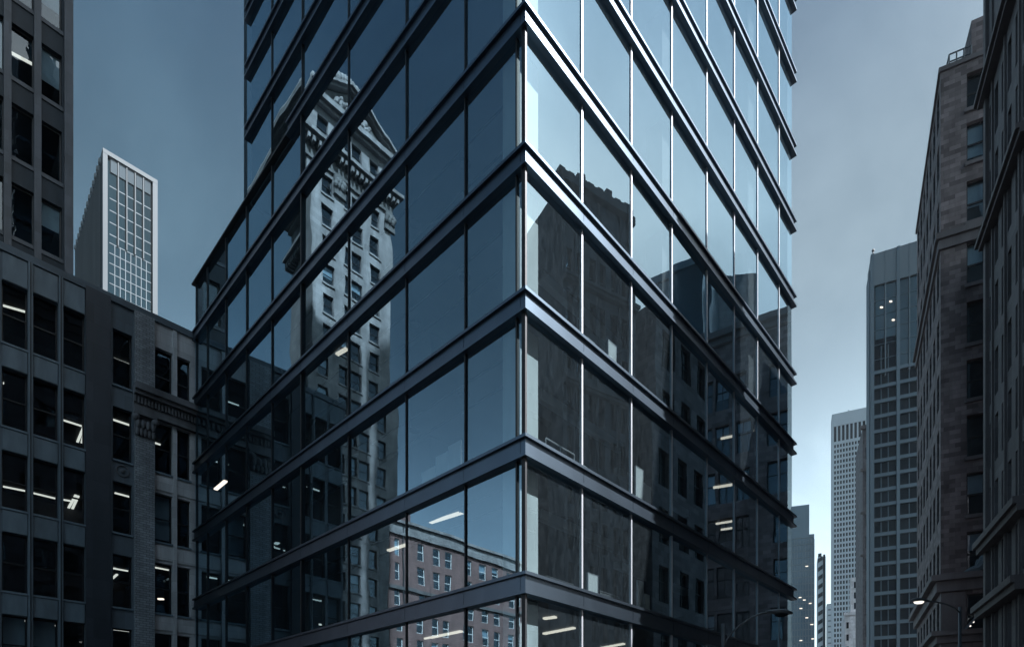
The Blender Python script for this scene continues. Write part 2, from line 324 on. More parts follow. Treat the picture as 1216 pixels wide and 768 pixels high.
def band_left(mb, z, end, v0=.30):
    F2 = Fr(C0, -nR, -dR)                            # a = distance from corner to the left, b outwards
    mb.box(F2, v0, end, -.30, 0, z - FT, z); mb.box(F2, v0, end, -.30, 0, z - .62, z - .62 + FT)
    js = [.09 if v0 < .2 else .28] + [q for q in VL if q < end - .3 and q > .5] + [end - .03]
    for a, b in zip(js, js[1:]): mb.box(F2, a + .008, b - .008, -.28, -.09, z - .62 + FT, z - FT)
F2 = Fr(C0, -nR, -dR)
for z in ZB:
    mb = MB(); band_right(mb, z); band_left(mb, z, VW); mb.build('floor_band', M['metal'], tw)
mb = MB(); band_right(mb, 2.6); band_left(mb, 2.6, VW); mb.build('floor_band', M['metal'], tw)
for z in ZR: mb = MB(); band_right(mb, z); mb.build('floor_band', M['metal'], tw)
for z in ZL:
    if z > 29 and z < 30: mb = MB(); band_left(mb, z, 14.6, .32); mb.build('floor_band', M['metal'], tw)
    else: mb = MB(); band_left(mb, z, VW if z < 28 else VE + .15, .32); mb.build('floor_band', M['metal'], tw)
MB().box(F2, 14.6, VW + .1, -.25, .0, WZ - .09, WZ).build('coping', M['dark'], tw)
# mullions
zl_all = [2.6] + ZB + ZL; zr_all = [2.6] + ZB + ZR
for x, v in zip(xl, VL):
    mb = MB(); hi = WZ if v > VE + .5 else 48
    for zb, zt in zip(zl_all, zl_all[1:]):
        if v > 14.6 and 26 < zb < 27: zt_ = WZ - .16 + .0
        else: zt_ = zt - .62
        if zb >= hi or (v > VE - .6 and zb > 28): continue
        mb.box(F2, v - .027, v + .027, -.26, -.13, zb, min(zt_, hi))
        if 14.6 < v < VE - .6 and 26 < zb < 27: mb.box(F2, v - .027, v + .027, -.26, -.13, WZ, 32.8 - .62)
    if 14.6 < v < VE - .6: pass
    mb.build('mullion', M['dark'], tw)
mb = MB()
for zb, zt in zip(zl_all, zl_all[1:]): mb.box(F2, 13.25, 13.35, -.26, -.08, zb, zt - .62) if zb < 29 else None
mb.build('mullion', M['dark'], tw)
for v in UR:
    mb = MB()
    for zb, zt in zip(zr_all, zr_all[1:]): mb.box(FU, v - .036, v + .036, -.24, -.145, zb, zt - .62)
    mb.build('mullion', M['metal_light'], tw)
mb = MB()
for zb, zt in zip(zr_all, zr_all[1:]): mb.box(FU, .1, .17, -.24, -.1, zb, zt - .62)
mb.build('corner_post', M['dark'], tw)
# panes
panes = []
VLe = [.2] + VL + [VW]
DEL = R(3.4)
for zb, zt in zip(zl_all, zl_all[1:]):
    for a, b in zip(VLe, VLe[1:]):
        z0, z1 = zb - .02, zt - .6
        if a > VE - .8 and zb > 28: continue
        if a > 13 and 26 < zb < 27: z1 = WZ - .1
        if b > 13.5 and 29 < zb < 30: z0 = WZ - .02
        panes.append(('L', a, b, z0, z1))
URe = [.17] + UR + [UE]
for zb, zt in zip(zr_all, zr_all[1:]):
    for a, b in zip(URe, URe[1:]): panes.append(('R', a, b, zb - .02, zt - .6))
def psz(p):
    fr = F2 if p[0] == 'L' else FU; return pxsize(fr, (p[1], p[2], p[3], p[4]))
panes.sort(key=lambda p: -psz(p)); rest = MB(); rest_w = MB()
for i, (s, a, b, z0, z1) in enumerate(panes):
    fr = F2 if s == 'L' else FU; t = random.gauss(0, .0018) * (b - a); k = random.gauss(0, .0018) * (z1 - z0)
    if s == 'L' and a > 13 and z0 < 28.5: wing = 1
    else: wing = 0
    m_ = MB() if i < 100 else (rest_w if wing else rest)
    m_.quad(fr.p(a, -GI - t, z0), fr.p(b, -GI + t, z0), fr.p(b, -GI + t + k, z1), fr.p(a, -GI - t + k, z1))
    if i < 100: m_.build('window_pane', M['glass_wing' if wing else 'glass_tower'], tw, recalc=False)
if rest.v: rest.build('window_pane', M['glass_tower'], tw, recalc=False)['kind'] = 'stuff'
if rest_w.v: rest_w.build('window_pane', M['glass_wing'], tw, recalc=False)['kind'] = 'stuff'
# floors, rear walls, core, columns
def slab(z, u1=UE - .1, v1=None, u0=.3, v0=-.31):
    v1 = VW if z < WZ else VE
    return MB().box(FU, u0, u1, -v1 + .1, v0, z - .60, z - .04)
for z in [2.6] + ZB: slab(z).build('floor_slab', M['ceil'], tw)
for z in ZR: MB().box(FU, 2.0, UE - .1, -6.5, -.31, z - .6, z - .04).build('floor_slab', M['ceil'], tw)
for z in ZL: MB().box(FU, .31, 1.9, -(VW if z < 28 else VE) + .1, -.31, z - .6 if z < 29 or z > 30 else z - .62, z - .04).build('floor_slab', M['ceil'], tw)
mb = MB().box(FU, 2.4, UE - .2, -VE, -7.2, 0, 47.2); mb.box(FU, 6.5, UE - .2, -VW, -VE - .02, 0, WZ - .2); mb.box(FU, .3, 6.45, -VW + .02, -VW + .1, 0, WZ - .2); mb.build('core_wall', M['inner'], tw)
MB().box(FU, UE - .04, UE + .02, -VE, -.4, 0, 47.3).build('side_wall', M['dark_panel'], tw)
MB().box(FU, .35, UE, -VE - .12, -VE - .02, WZ, 48).build('side_wall', M['dark_panel'], tw)
MB().box(FU, .2, 10, -VW, -VE - .15, WZ - .14, WZ - .02).build('roof', M['roof'], tw)
zz = [0.05] + [z - .04 for z in [2.6] + ZB] + [47.2]
ux = [.38, 8.5, 16.9]
for u in ux:
    mb = MB()
    for z0, z1 in zip([2.6] + ZB + ZR, (ZB + ZR)): mb.box(FU, u, u + .78, -1.25, -.55, z0 - .03, z1 - .61)
    mb.build('column', M['column'] if u < 1 else M['inner'], tw)
for v in (9.4, 18.2):
    mb = MB()
    for z0, z1 in zip([2.6] + ZB, ZB): mb.box(FU, .9, 1.5, -v - .6, -v, z0 - .03, z1 - .61)
    mb.build('column', M['inner'], tw)
# shaft above the frame, height and slanted top shaped to shade the left street
mb = MB()
q_ = [FU.p(.2, -.2, 48.2), FU.p(UE, -.2, 48.2), FU.p(UE, -VE, 48.2), FU.p(.2, -VE, 48.2)]
mb.hexa(q_ + [Vector((p.x, p.y, h)) for p, h in zip(q_, (127, 127, 84, 84))])
mb.box(FU, 9, UE, -42, -VE - .15, 30, 126)  # rear shaft added out of view to shade the dark tower
mb.build('upper_shade_storeys', M['glass_teal'], tw)
mb = MB()
for k in range(15): z = 52 + k * 4.15; mb.box(FU, 0, UE + .2, -VE - .2, 0, z - .5, z)
mb.build('upper_bands', M['metal'], tw)
# ceiling lights by their place in the photo: (x0,y0,x1,y1,ceiling height)
def lamp_at(x0, y0, x1, y1, zc, root, w=.16, mat='lamp'):
    ps = []
    for x, y in ((x0, y0), (x1, y1)):
        Y = (zc - EYE) * F / (HZ - y); q = P(x, Y); ps.append(Vector((q.x, q.y, zc)))
    t = (ps[1] - ps[0]); t.z = 0; t.normalize(); n = Vector((-t.y, t.x, 0)) * w / 2; up = Vector((0, 0, .06))
    mb = MB().hexa([ps[0] - n - up, ps[1] - n - up, ps[1] + n - up, ps[0] + n - up, ps[0] - n, ps[1] - n, ps[1] + n, ps[0] + n])
    return mb.build('ceiling_light', M[mat], root)
zc = lambda k: (ZB[k] - .615)
for x0, y0, x1, y1, k in [(511, 619, 549, 607, 1), (461, 652.5, 484, 645, 1), (506, 668, 537, 660, 1), (505, 757, 548, 748, 0), (384, 724, 409, 719, 1),
      (433, 679, 454, 672, 1), (450, 713, 464, 709, 1), (400, 420, 412, 413, 3), (256, 580, 268, 570, 2),
      (646, 733, 660, 731, 0), (646, 751, 682, 744, 0), (714, 768, 741, 763, 0), (877, 425, 894, 420, 4), (780, 459, 792, 454, 3), (856, 520, 874, 516, 3),
      (877, 515, 895, 510, 3), (847, 578, 872, 574, 2), (850, 621, 875, 617, 2), (856, 628, 875, 625, 2), (776, 461, 791, 455, 3)]:
    lamp_at(x0, y0, x1, y1, zc(k), tw)

for k in range(1, 5):
    z = zc(k)
    for q, (u, v) in enumerate([(1.6, 1.3), (1.5, 4.2), (1.7, 7.3), (4.4, 2.1), (7.6, 2.3), (10.6, 2.0)]):
        c = U(u, -v); MB().tube([Vector((c.x, c.y, z - .05)), Vector((c.x, c.y, z + .01))], .2, 14).build('downlight', M['dark'], tw)
    for u in (1.1, 2.1): MB().box(FU, u, u + .06, -17, -1.4, z - .05, z).build('ceiling_track', M['dark'], tw)
for z in ZB[1:]:
    for (v, u0, u1) in ((2.0, 3, 8), (3.2, 9.5, 16)): MB().box(FU, u0, u1, -v - .25, -v, z - 1.0, z - .68).build('air_duct', M['metal_light'], tw)

# ------------------------------------------------------------------ street-front block on the left (grey, deep windows)
W0 = U(0, -VW - .12); FP = Fr(W0, -dR, nR)
pod = thing('office_block', (*U(-4, -VW - 8), 0), 'dark grey stone office block with rows of lit deep windows left of the glass tower', 'building')
ca = lambda x: FP.a_of(x)
rowz = [(21.4, 24.45), (17.3, 20.2), (13.3, 16.1), (9.2, 12.1), (5.15, 8.05), (1.0, 4.0)]
colA = [(ca(227.9) - .0, ca(210)), (ca(205), ca(184)), (ca(157), ca(134))]
colB = [(ca(101), ca(74.5)), (ca(69), ca(38.5)), (ca(33), ca(2))]
a_ = ca(2) + .2
while a_ < 8.8: colB.append((a_, a_ + 1.05)); a_ += 1.32
colA[0] = (max(.05, colA[0][0]), colA[0][1])
PA1 = 9.9; PTOP = 26.1
winsA = [(min(a, b), max(a, b), z0, z1) for (a, b) in colA for (z0, z1) in rowz]
winsB = [(min(a, b), max(a, b), z0, z1) for (a, b) in colB for (z0, z1) in rowz]
DD = .3
aS = ca(182.5); aP0, aP1 = ca(159), ca(182.5); aK0, aK1 = ca(101.5), ca(131)   # pale part, pilaster, dark pier
aS0 = -2.0
def slice_wall(fr, a0, a1, z0, z1, wins, mat, name='wall', dep=DD, root=pod, b=0):
    m = MB(); wall_sheet(m, fr, a0, a1, z0, z1, [w for w in wins if w[0] >= a0 - 1e-6 and w[1] <= a1 + 1e-6], dep, b); return m.build(name, M[mat], root)
slice_wall(FP, aS0, aS, 0, PTOP, winsA, 'pale'); slice_wall(FP, aS, aK0, 0, PTOP, winsA, 'pod'); slice_wall(FP, aK0, PA1, 0, PTOP, winsB, 'pod')
MB().box(FP, aK1, aK0, -.1, .16, 0, PTOP - .1).build('pier', M['pod_dark'], pod)
MB().box(FP, aP1, aP0, -.1, .22, 0, 18.9).build('pilaster', M['brick_pil'], pod); MB().box(FP, aP1, aP0, -.1, .2, 21.7, PTOP - .2).build('pilaster', M['brick_pil'], pod)
mb = MB()                                            # carved capital: leaves in two tiers, volutes and slab
am = (aP0 + aP1) / 2; hw = abs(aP0 - aP1) / 2
for t, (zz0, n, pr) in enumerate(((18.95, 5, .30), (19.35, 4, .36))):
    for k in range(n):
        aa = am - hw + (k + .5) * 2 * hw / n; q = FP.p(aa, pr, zz0 + .2); mb.ball(q, hw / n * 1.1, hw / n * 1.1, .26, 7, 5)
for s_ in (-1, 1): mb.ball(FP.p(am + s_ * hw * .95, .36, 19.85), .2, .2, .2, 9, 6)
mb.box(FP, am - hw * 1.15, am + hw * 1.15, -.05, .42, 20.05, 20.25); mb.box(FP, am - hw, am + hw, -.05, .2, 18.9, 20.05)
mb.build('capital', M['carved'], pod)
for z0, z1, pr in ((20.25, 20.6, .26), (20.6, 21.15, .2), (21.15, 21.35, .5), (21.35, 21.7, .66)):
    MB().box(FP, aS0, ca(157.5), -.1, pr, z0, z1).build('entablature', M['carved'], pod)
mb = MB(); k = aS0
while k < ca(158): mb.box(FP, k, k + .09, .2, .34, 20.72, 21.1); k += .17
mb.build('dentils', M['carved'], pod)
MB().box(FP, aS0, PA1, -.3, .12, PTOP - .25, PTOP + .12).build('coping', M['pod'], pod)
mb = MB()                                            # raised roundel on one spandrel
rc = FP.p((colA[2][0] + colA[2][1]) / 2, .03, 16.75)
ring = [rc + Vector((-dR.x * math.cos(t) * .3, -dR.y * math.cos(t) * .3, math.sin(t) * .3)) for t in [i * math.pi / 10 for i in range(21)]]
mb.tube(ring, .035, 6).ball(rc, .12, .12, .12, 8, 5); mb.build('roundel', M['carved'], pod)
# spandrel panels, sills and mullion strips of the modern part
mb = MB(); sl = MB()
zs = [PTOP - .3] + [z for r_ in rowz for z in (r_[1], r_[0])]
for i in range(6):
    zt = (PTOP - .3) if i == 0 else rowz[i - 1][0] - .12; zb_ = rowz[i][1] + .03
    for (a, b) in colB: a, b = min(a, b), max(a, b); MB().box(FP, a + .03, b - .03, -.1, .05, zb_, zt).build('spandrel', M['pod_panel'], pod)
    for (a, b) in colB + colA: a, b = min(a, b), max(a, b); MB().box(FP, a - .04, b + .04, -.28, .09, rowz[i][0] - .1, rowz[i][0]).build('sill', M['pod_panel'], pod)
for x in (36, 72): c = ca(x); MB().box(FP, c - .09, c + .09, -.1, .14, 0, PTOP - .25).build('fin', M['pod_panel'], pod); MB().box(FP, c - .02, c + .02, .14, .17, 0, PTOP - .25).build('fin', M['dark'], pod)
c = (colA[0][1] + colA[1][0]) / 2; MB().box(FP, c - .1, c + .1, -.1, .1, 0, 19.9).build('fin', M['pale'], pod); MB().box(FP, c - .1, c + .1, -.1, .1, 21.72, PTOP - .3).build('fin', M['pale'], pod)
for (lo, hi) in [(r_[1] + .1, q_[0] - .15) for q_, r_ in zip(rowz, rowz[1:])]:
    if hi > 20: continue
    MB().box(FP, aS0, aS - .05, -.1, .06, lo + .08, hi - .08).build('spandrel', M['pale'], pod)
windows(pod, FP, [w for w in winsA + winsB if w[0] < 13], DD, style='sash', blind=.25, cap=100)
# closed sides, floors and rear wall of the rooms
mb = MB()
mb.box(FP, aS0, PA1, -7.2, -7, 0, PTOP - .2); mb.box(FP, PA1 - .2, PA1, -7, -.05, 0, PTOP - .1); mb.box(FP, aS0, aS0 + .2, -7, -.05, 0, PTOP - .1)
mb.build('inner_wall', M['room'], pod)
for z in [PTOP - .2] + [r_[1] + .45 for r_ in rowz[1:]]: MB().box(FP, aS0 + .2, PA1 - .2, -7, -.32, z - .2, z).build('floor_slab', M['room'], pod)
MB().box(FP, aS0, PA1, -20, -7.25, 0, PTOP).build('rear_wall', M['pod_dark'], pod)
MB().quad(FP.p(aS0, 0, PTOP), FP.p(PA1, 0, PTOP), FP.p(PA1, -20, PTOP + .0), FP.p(aS0, -20, PTOP)).build('roof', M['roof'], pod)
MB().box(FP, 5.6, 9.2, -12, -6, PTOP + .1, PTOP + 3.2).build('roof_house', M['brown'], pod)
cz = [r_[1] + .25 - .01 for r_ in rowz]; cz[0] = PTOP - .41
for x0, y0, x1, y1, k in [(0, 361, 35, 371, 0), (135, 425, 155, 433, 0), (133, 497, 154, 504, 1), (75, 498, 97, 505, 1), (92, 524, 99, 507, 1), (97, 525, 101, 509, 1), (0, 576, 30, 582, 2), (37, 584, 66, 591, 2), (73, 592, 84, 594, 2),
     (81, 603, 90, 587, 2), (86, 603, 93, 588, 2), (130, 673, 152, 677, 3), (130, 689, 139, 681, 3), (0, 756, 25, 759, 4), (34, 761, 41, 752, 4), (40, 761, 47, 752, 4), (68, 764, 84, 765, 4), (188, 710, 194, 710, 4)]:
    lamp_at(x0, y0, x1, y1, cz[k], pod, .12)
for (a, k, b0) in [(8.8, 1, -2.2), (9.0, 3, -2.4), (7.4, 4, -2.6), (6.3, 4, -3.0), (2.8, 2, -2.4), (1.2, 3, -2.0), (1.3, 1, -3.3), (3.0, 4, -1.9)]:
    q = MB().box(FP, a - .55, a + .55, b0 - .06, b0 + .06, cz[k] - .06, cz[k]); q.build('ceiling_light', M['lamp'], pod)

# ------------------------------------------------------------------ dark curtain-wall tower behind it (upper left)
Pd = P(86, 60); FTT = Fr(Pd, -dR, nR)
tt = thing('dark_office_tower', (*(Pd - dR * 8 - nR * 8), 0), 'black panelled office tower with two window columns beside a plain pier, upper left corner', 'tower')
ta = lambda x: FTT.a_of(x); aw = ta(73)
rows = []; base = FTT.z_of(128, aw); hgt = FTT.z_of(66.7, aw) - base; pit = (FTT.z_of(39.6, aw) - FTT.z_of(310, aw)) / 3
cols = [(ta(73.5), ta(47)), (ta(41), ta(11.5)), (ta(5.5), ta(-26)), (ta(-32), ta(-62))]
wn = []
for k in range(-6, 4):
    z0 = base + pit * k
    for a, b in cols:
        if z0 > 0: wn.append((min(a, b), max(a, b), z0, z0 + hgt))
TA1 = ta(-75); TTOP = base + pit * 4 + 3
shell(tt, FTT, 0, TA1, TTOP, 18, 'dark_panel', wn, .45, 7)
windows(tt, FTT, wn, .45, style='plain', blind=.6, fw=.14)
for x in (44.2, 8.5, -29): c = ta(x); MB().box(FTT, c - .28, c + .28, -.1, .45, 0, TTOP).build('fin', M['pod_dark'], tt)
MB().box(FTT, 0, ta(75.5), -.1, .5, 0, TTOP).build('pier', M['pod_dark'], tt)
for k in range(-6, 5): MB().box(FTT, ta(75.5) + .02, TA1, -.44, .12, base + pit * k - .4, base + pit * k).build('sill', M['pod_dark'], tt)
for k in range(-6, 4):
    MB().box(FTT, ta(75), TA1 - .1, -7, -.5, base + pit * k + hgt + .6, base + pit * k + hgt + .9).build('floor_slab', M['room'], tt)
zc1 = base + hgt + .55; 
for x0, y0, x1, y1 in [(14, 63, 42, 78), (48, 84, 62, 95)]:
    lamp_at(x0, y0, x1, y1, base + hgt + .58, tt, .35)

# ------------------------------------------------------------------ far tower on the left
FC = P(122, 220); dF = unit(1300 - CX, F); nF = Vector((dF.y, -dF.x))
ft = thing('slab_tower', (*(FC + dF * 12 - nF * 20), 0), 'slim high-rise with white corner piers and a gridded glass front against the left sky', 'tower')
FF = Fr(FC, dF, nF); fa = lambda x: FF.a_of(x); FTOP = zat(176, FC.y); AE = fa(187)
zlo = 20
MB().box(FF, .3, AE - .3, -62, -.7, zlo - 20, FTOP - 2).build('glazing', M['glass_slab'], ft)
for a0, a1 in ((0, 1.5), (AE - 1.7, AE)): MB().box(FF, a0, a1, -1.5, .3, 0, FTOP).build('corner_pier', M['pier_conc'], ft)
MB().box(FF, 0, AE, -62, .35, FTOP - 1.6, FTOP).build('roof_edge', M['pier_conc'], ft)
nb = 5
for k in range(nb):
    a0 = 2.2 + (AE - 4.2) * k / nb; a1 = 2.2 + (AE - 4.2) * (k + 1) / nb
    MB().box(FF, a0 + .35, a1 - .35, -.7, -.3, FTOP - 7, FTOP - 1.7).build('louvre_panel', M['side_rib'], ft)
for k in range(1, nb): a0 = 2.2 + (AE - 4.2) * k / nb; MB().box(FF, a0 - .17, a0 + .17, -.7, .0, FTOP - 34, FTOP - 1.6).build('fin', M['pier_conc'], ft)
z = FTOP - 34; kk = 0
mb = MB()
while z > 60: mb.box(FF, 2.2, AE - 2, -.7, -.55, z - .24, z); z -= 3.85
mb.build('floor_line', M['blue_conc'], ft)
for k in range(1, 8): a0 = 2.2 + (AE - 4.2) * k / 8; MB().box(FF, a0 - .1, a0 + .1, -.7, -.5, 0, FTOP - 34).build('mullion', M['blue_conc'], ft)
for k in range(5): MB().box(FF, 2.3, AE - 2.1, -.7, -.62, FTOP - 12.5 - k * 4.6, FTOP - 12.2 - k * 4.6).build('floor_line', M['blue_conc'], ft)
MB().box(FF, 6, AE - 7, -14, -5, FTOP, FTOP + 3).build('roof_house', M['grey_conc'], ft)
FS = Fr(FC, -nF, -dF)                               # its narrow finned side, going away to the left
MB().box(FS, 1.6, 62, -.25, .0, 0, FTOP - 1.7).build('side_wall', M['side_dark'], ft)
for k in range(22): a = 4.5 + k * 2.6; MB().box(FS, a, a + .7, -.1, .28, 0, FTOP - 3.5).build('side_fin', M['side_rib'], ft)
for k in range(14): a = 3 + k * 4.2; MB().box(FS, a, a + 1.2, -.1, .8, FTOP - 3.4, FTOP - 1.9).build('bracket', M['blue_conc'], ft)

# ------------------------------------------------------------------ stone tower seen mirrored in the left front
vT = uv(P(363, 72))[1]; u0T = uv(P(363, 72))[0]
TT0 = U(-u0T, vT); FTW = Fr(TT0, -dR, nR)
def aV(x, v=vT, u0=u0T): return u_at(x, v) - u0     # mirrored pixel column -> distance along the real front
def zV(x, y, v=vT): return zat(y, U(u_at(x, v), v).y)
st = thing('stone_tower', (*(TT0 - dR * 6 - nR * 10), 0), 'pale stone tower with a gabled crown and sash windows, mirrored in the left glass front', 'tower')
TW = aV(462); colx = [(376, 388.5), (400.5, 412), (415, 427.5), (437.5, 448)]
tw_w = []
for x0, x1 in colx:
    a0, a1 = aV(x0), aV(x1)
    for k in range(18):
        zt = 74.2 - 3.85 * k; zt and tw_w.append((a0, a1, zt - 2.5, zt))
    tw_w.append((a0, a1, 78.6, 81.2))
shell(st, FTW, 0, TW, 83, 24, 'tstone', tw_w, .35, 1.0)
windows(st, FTW, tw_w, .35, style='sash', blind=.3, cap=100)
mb = MB()
for w_ in tw_w: mb.box(FTW, w_[0] - .12, w_[1] + .12, -.1, .14, w_[2] - .22, w_[2])
mb.build('sill', M['tstone'], st)
def ringband(z0, z1, pr, mat, name): # around front and its right-hand side
    MB().box(FTW, .02, TW + pr, -24, pr, z0, z1).build(name, M[mat], st); MB().box(FTW, -pr, .0, -24, pr - .003, z0, z1).build(name, M['tstone_dark'], st)  # second piece in darker stone: shade of the side put into its colour
ringband(76.9, 77.3, .9, 'tstone_dark', 'cornice'); ringband(77.3, 77.75, 1.35, 'tstone', 'cornice')
ringband(74.9, 76.0, .25, 'tstone_dark', 'frieze'); ringband(82.2, 82.6, .6, 'tstone', 'cornice'); ringband(82.6, 83.3, 1.1, 'tstone', 'cornice')
mb = MB(); k = -1.0
while k < TW + 1: mb.box(FTW, k, k + .32, .1, 1.1, 76.35, 76.88); k += .72
k = 0
while k > -24: mb.box(FTW, -.95, -.1, k - .32, k, 76.35, 76.88); k -= .72
mb.build('brackets', M['tstone'], st)
for xc in (395, 460): 
    a = aV(xc); mb = MB().box(FTW, a - .7, a + .7, 0, .35, 72.4, 74.9)
    for q in range(6): mb.ball(FTW.p(a - .6 + .24 * q, .4, 73.6 + .5 * (q % 2)), .3, .3, .45, 7, 5)
    mb.box(FTW, a - .55, a + .55, 0, .3, 0.2, 72.4) if False else None
    mb.build('capital', M['tstone_dark'], st)
MB().box(FTW, -.06, -.01, -24, -.03, 0, 83).build('side_shade_sheet', M['tstone_dark'], st)  # thin dark sheet over the side wall, its shade painted in
# gable with raking cornices, carved crest and corner blocks
ap = TW * .5
mb = MB(); n = 0
mb.hexa([FTW.p(0, -24, 83.3), FTW.p(TW, -24, 83.3), FTW.p(TW, .1, 83.3), FTW.p(0, .1, 83.3), FTW.p(ap - .05, -24, 87.2), FTW.p(ap + .05, -24, 87.2), FTW.p(ap + .05, .1, 87.2), FTW.p(ap - .05, .1, 87.2)])
mb.build('gable', M['tstone_dark'], st)
for s_ in (-1, 1):
    e = ap + s_ * (TW / 2 + .9); mb = MB()
    for (o0, o1, pr) in ((0, .35, .7), (.35, .7, 1.1)):
        mb.hexa([FTW.p(e, -24, 83.3 + o0), FTW.p(ap, -24, 87.3 + o0), FTW.p(ap, pr, 87.3 + o0), FTW.p(e, pr, 83.3 + o0), FTW.p(e, -24, 83.3 + o1), FTW.p(ap, -24, 87.3 + o1), FTW.p(ap, pr, 87.3 + o1), FTW.p(e, pr, 83.3 + o1)])
    mb.build('raking_cornice', M['tstone'], st)
mb = MB()
for k in range(26): 
    a = ap + random.uniform(-2.6, 2.6); mb.ball(FTW.p(a, .35, 84.1 + random.uniform(0, max(.2, 2.3 - abs(a - ap) * .7))), .32, .32, .38, 7, 5)
mb.build('relief', M['tstone'], st)
mb = MB()
for a in (-.3, TW + .3): mb.box(FTW, a - .5, a + .5, -.6, .6, 83.4, 84.4).ball(FTW.p(a, 0, 84.9), .45, .45, .6, 8, 6)
for k in range(9): a = ap - 1.8 + .45 * k; mb.ball(FTW.p(a, .2, 88.1 + .5 * math.cos((k - 4) * .38)), .32, .4, .55, 8, 5)
mb.build('crest', M['tstone'], st)

# brown brick block beside it, mirrored low in the left front
pB = P(463, 84); uB, vB = uv(pB); FB = Fr(U(-uB, vB), -dR, nR)
aB = lambda x: u_at(x, vB) - uB
bb = thing('brown_brick_block', (*U(-uB - 14, vB - 8), 0), 'brown brick block with white sashes and pale cornice, mirrored low in the left front', 'building')
BW = aB(640); BT = zat(614, pB.y) - 1.6
wb = []
cxs = [(469.5, 476), (497, 505), (515.5, 523), (528, 535.5), (553, 560), (570, 577.5), (584, 591.5), (602, 609), (620, 627)]
for x0, x1 in cxs:
    for k in range(9):
        zt = zat(631, pB.y) - .5 - 3.62 * k
        if zt > 3.5: wb.append((aB(x0), aB(x1), zt - 2.6, zt))
shell(bb, FB, 0, BW, BT, 18, 'brown', wb, .22, .9)
windows(bb, FB, wb, .22, style='sash', blind=.3, frame='white', fw=.1)
bands(bb, FB, -.3, BW, [(BT - .4, BT, .35), (BT, BT + 1.3, .2), (BT + 1.3, BT + 1.7, .55)], 'tstone'); bands(bb, FB, -.1, BW, [(BT - 8.6, BT - 8.1, .3)], 'tstone_dark', 'string_course')
mb = MB().box(FB, 3, 6.2, -8, -3, BT, BT + 4.4); mb.ball(FB.p(4.6, -5.5, BT + 4.2), 1.8, 1.8, 1.9, 10, 5, True); mb.build('roof_turret', M['brown'], bb)
mb = MB().tube([FB.p(aB(480), .15, 0), FB.p(aB(480), .15, BT + 1)], .12); mb.build('drainpipe', M['dark'], bb)

# ------------------------------------------------------------------ right-hand side of the street
dB_ = unit(960 - CX, F); nB_ = Vector((-dB_.y, dB_.x))       # steep dark block, front faces the street
RB0 = P(1172, 24.4); FRB = Fr(RB0, -dB_, nB_)
rb = thing('terracotta_block', (*(RB0 - nB_ * 7 - dB_ * 3), 0), 'sooty tall block of narrow windows between piers at the right edge', 'building')
LB = 5.3; RBT = 34.3
wr = []
zref = FRB.z_of(483, .35); fl = 75 * 24.1 / F
k = -7
while zref + fl * k < RBT - 3:
    z0 = zref + fl * k
    if z0 > 1:
        a = .38; i = 0
        while a < LB - .6: wr.append((a, a + .46, z0, z0 + fl * .70)); a += .92 if i % 2 else .78; i += 1
    k += 1
shell(rb, FRB, 0, LB, RBT, 14, 'rb', wr, .3, 1.2)
windows(rb, FRB, wr, .3, style='sash', blind=.2, fw=.035, cap=100)
for yb, pr, h_ in ((118.6, .3, .35), (288.6, .26, .35), (650, .34, .5), (726, .4, .5)):
    z = FRB.z_of(yb, 0); MB().box(FRB, -.15, LB, -.05, pr, z - h_ * .5, z).build('string_course', M['rband'], rb); MB().box(FRB, -.22, LB, -.05, pr + .12, z, z + h_ * .5).build('string_course', M['rband'], rb)
mb = MB(); a = .06
MB().box(FRB, -.02, .3, -.05, .12, 0, RBT).build('corner_pier', M['rband'], rb)
a = 1.0 + .36
for q in range(3): MB().box(FRB, .3 + 1.7 * q + .6, .3 + 1.7 * q + .72, -.05, .07, 0, RBT).build('pier', M['rband'], rb)
bands(rb, FRB, -.3, LB + .2, [(RBT - .2, RBT + .3, .4)], 'rband')
mb = MB(); a = -.2; k = 0
while a < LB: mb.box(FRB, a, a + .42, -.3, .3, RBT + .301, RBT + (.5 if k % 3 else .75)); a += .68; k += 1
mb.build('parapet_blocks', M['rband'], rb)
# its far flank and the block beyond it, which shades the end of the sunny front
F3 = Fr(U(22.6, 8.6), dR, -nR)
r2 = thing('rear_stone_block', (*U(27, 12), 0), 'brown stone block behind the terracotta block, mirrored in the right glass front', 'building')
w2 = []
for k in range(7):
    for a in (.9, 3.2, 5.6): w2.append((a, a + 1.35, 30.4 - 4.0 * k - 3.1, 30.4 - 4.0 * k - .6))
shell(r2, F3, 0, 7.8, 31.2, 14, 'rstone', w2, .3, .9); windows(r2, F3, w2, .3, style='grid', blind=.4)
bands(r2, F3, -.1, 8, [(30.6, 31.5, .4)], 'rband')
# low block across the street, placed and sized to shade the sunny front
F4 = Fr(U(12.6, 11.5), dR, -nR)
r3 = thing('low_brick_block', (*U(14, 13), 0), 'low dark brick block across the street, glimpsed in the corner of the right glass', 'building')
w3 = [(a, a + 1.0, 19 - 3.6 * k - 2.4, 19 - 3.6 * k) for k in range(5) for a in (.5, 2.3)]
shell(r3, F4, 0, 3.8, 21.5, 3.6, 'brown', w3, .25, .9); windows(r3, F4, w3, .25, blind=.3); bands(r3, F4, -.1, 3.9, [(20.8, 21.8, .4)], 'rband')

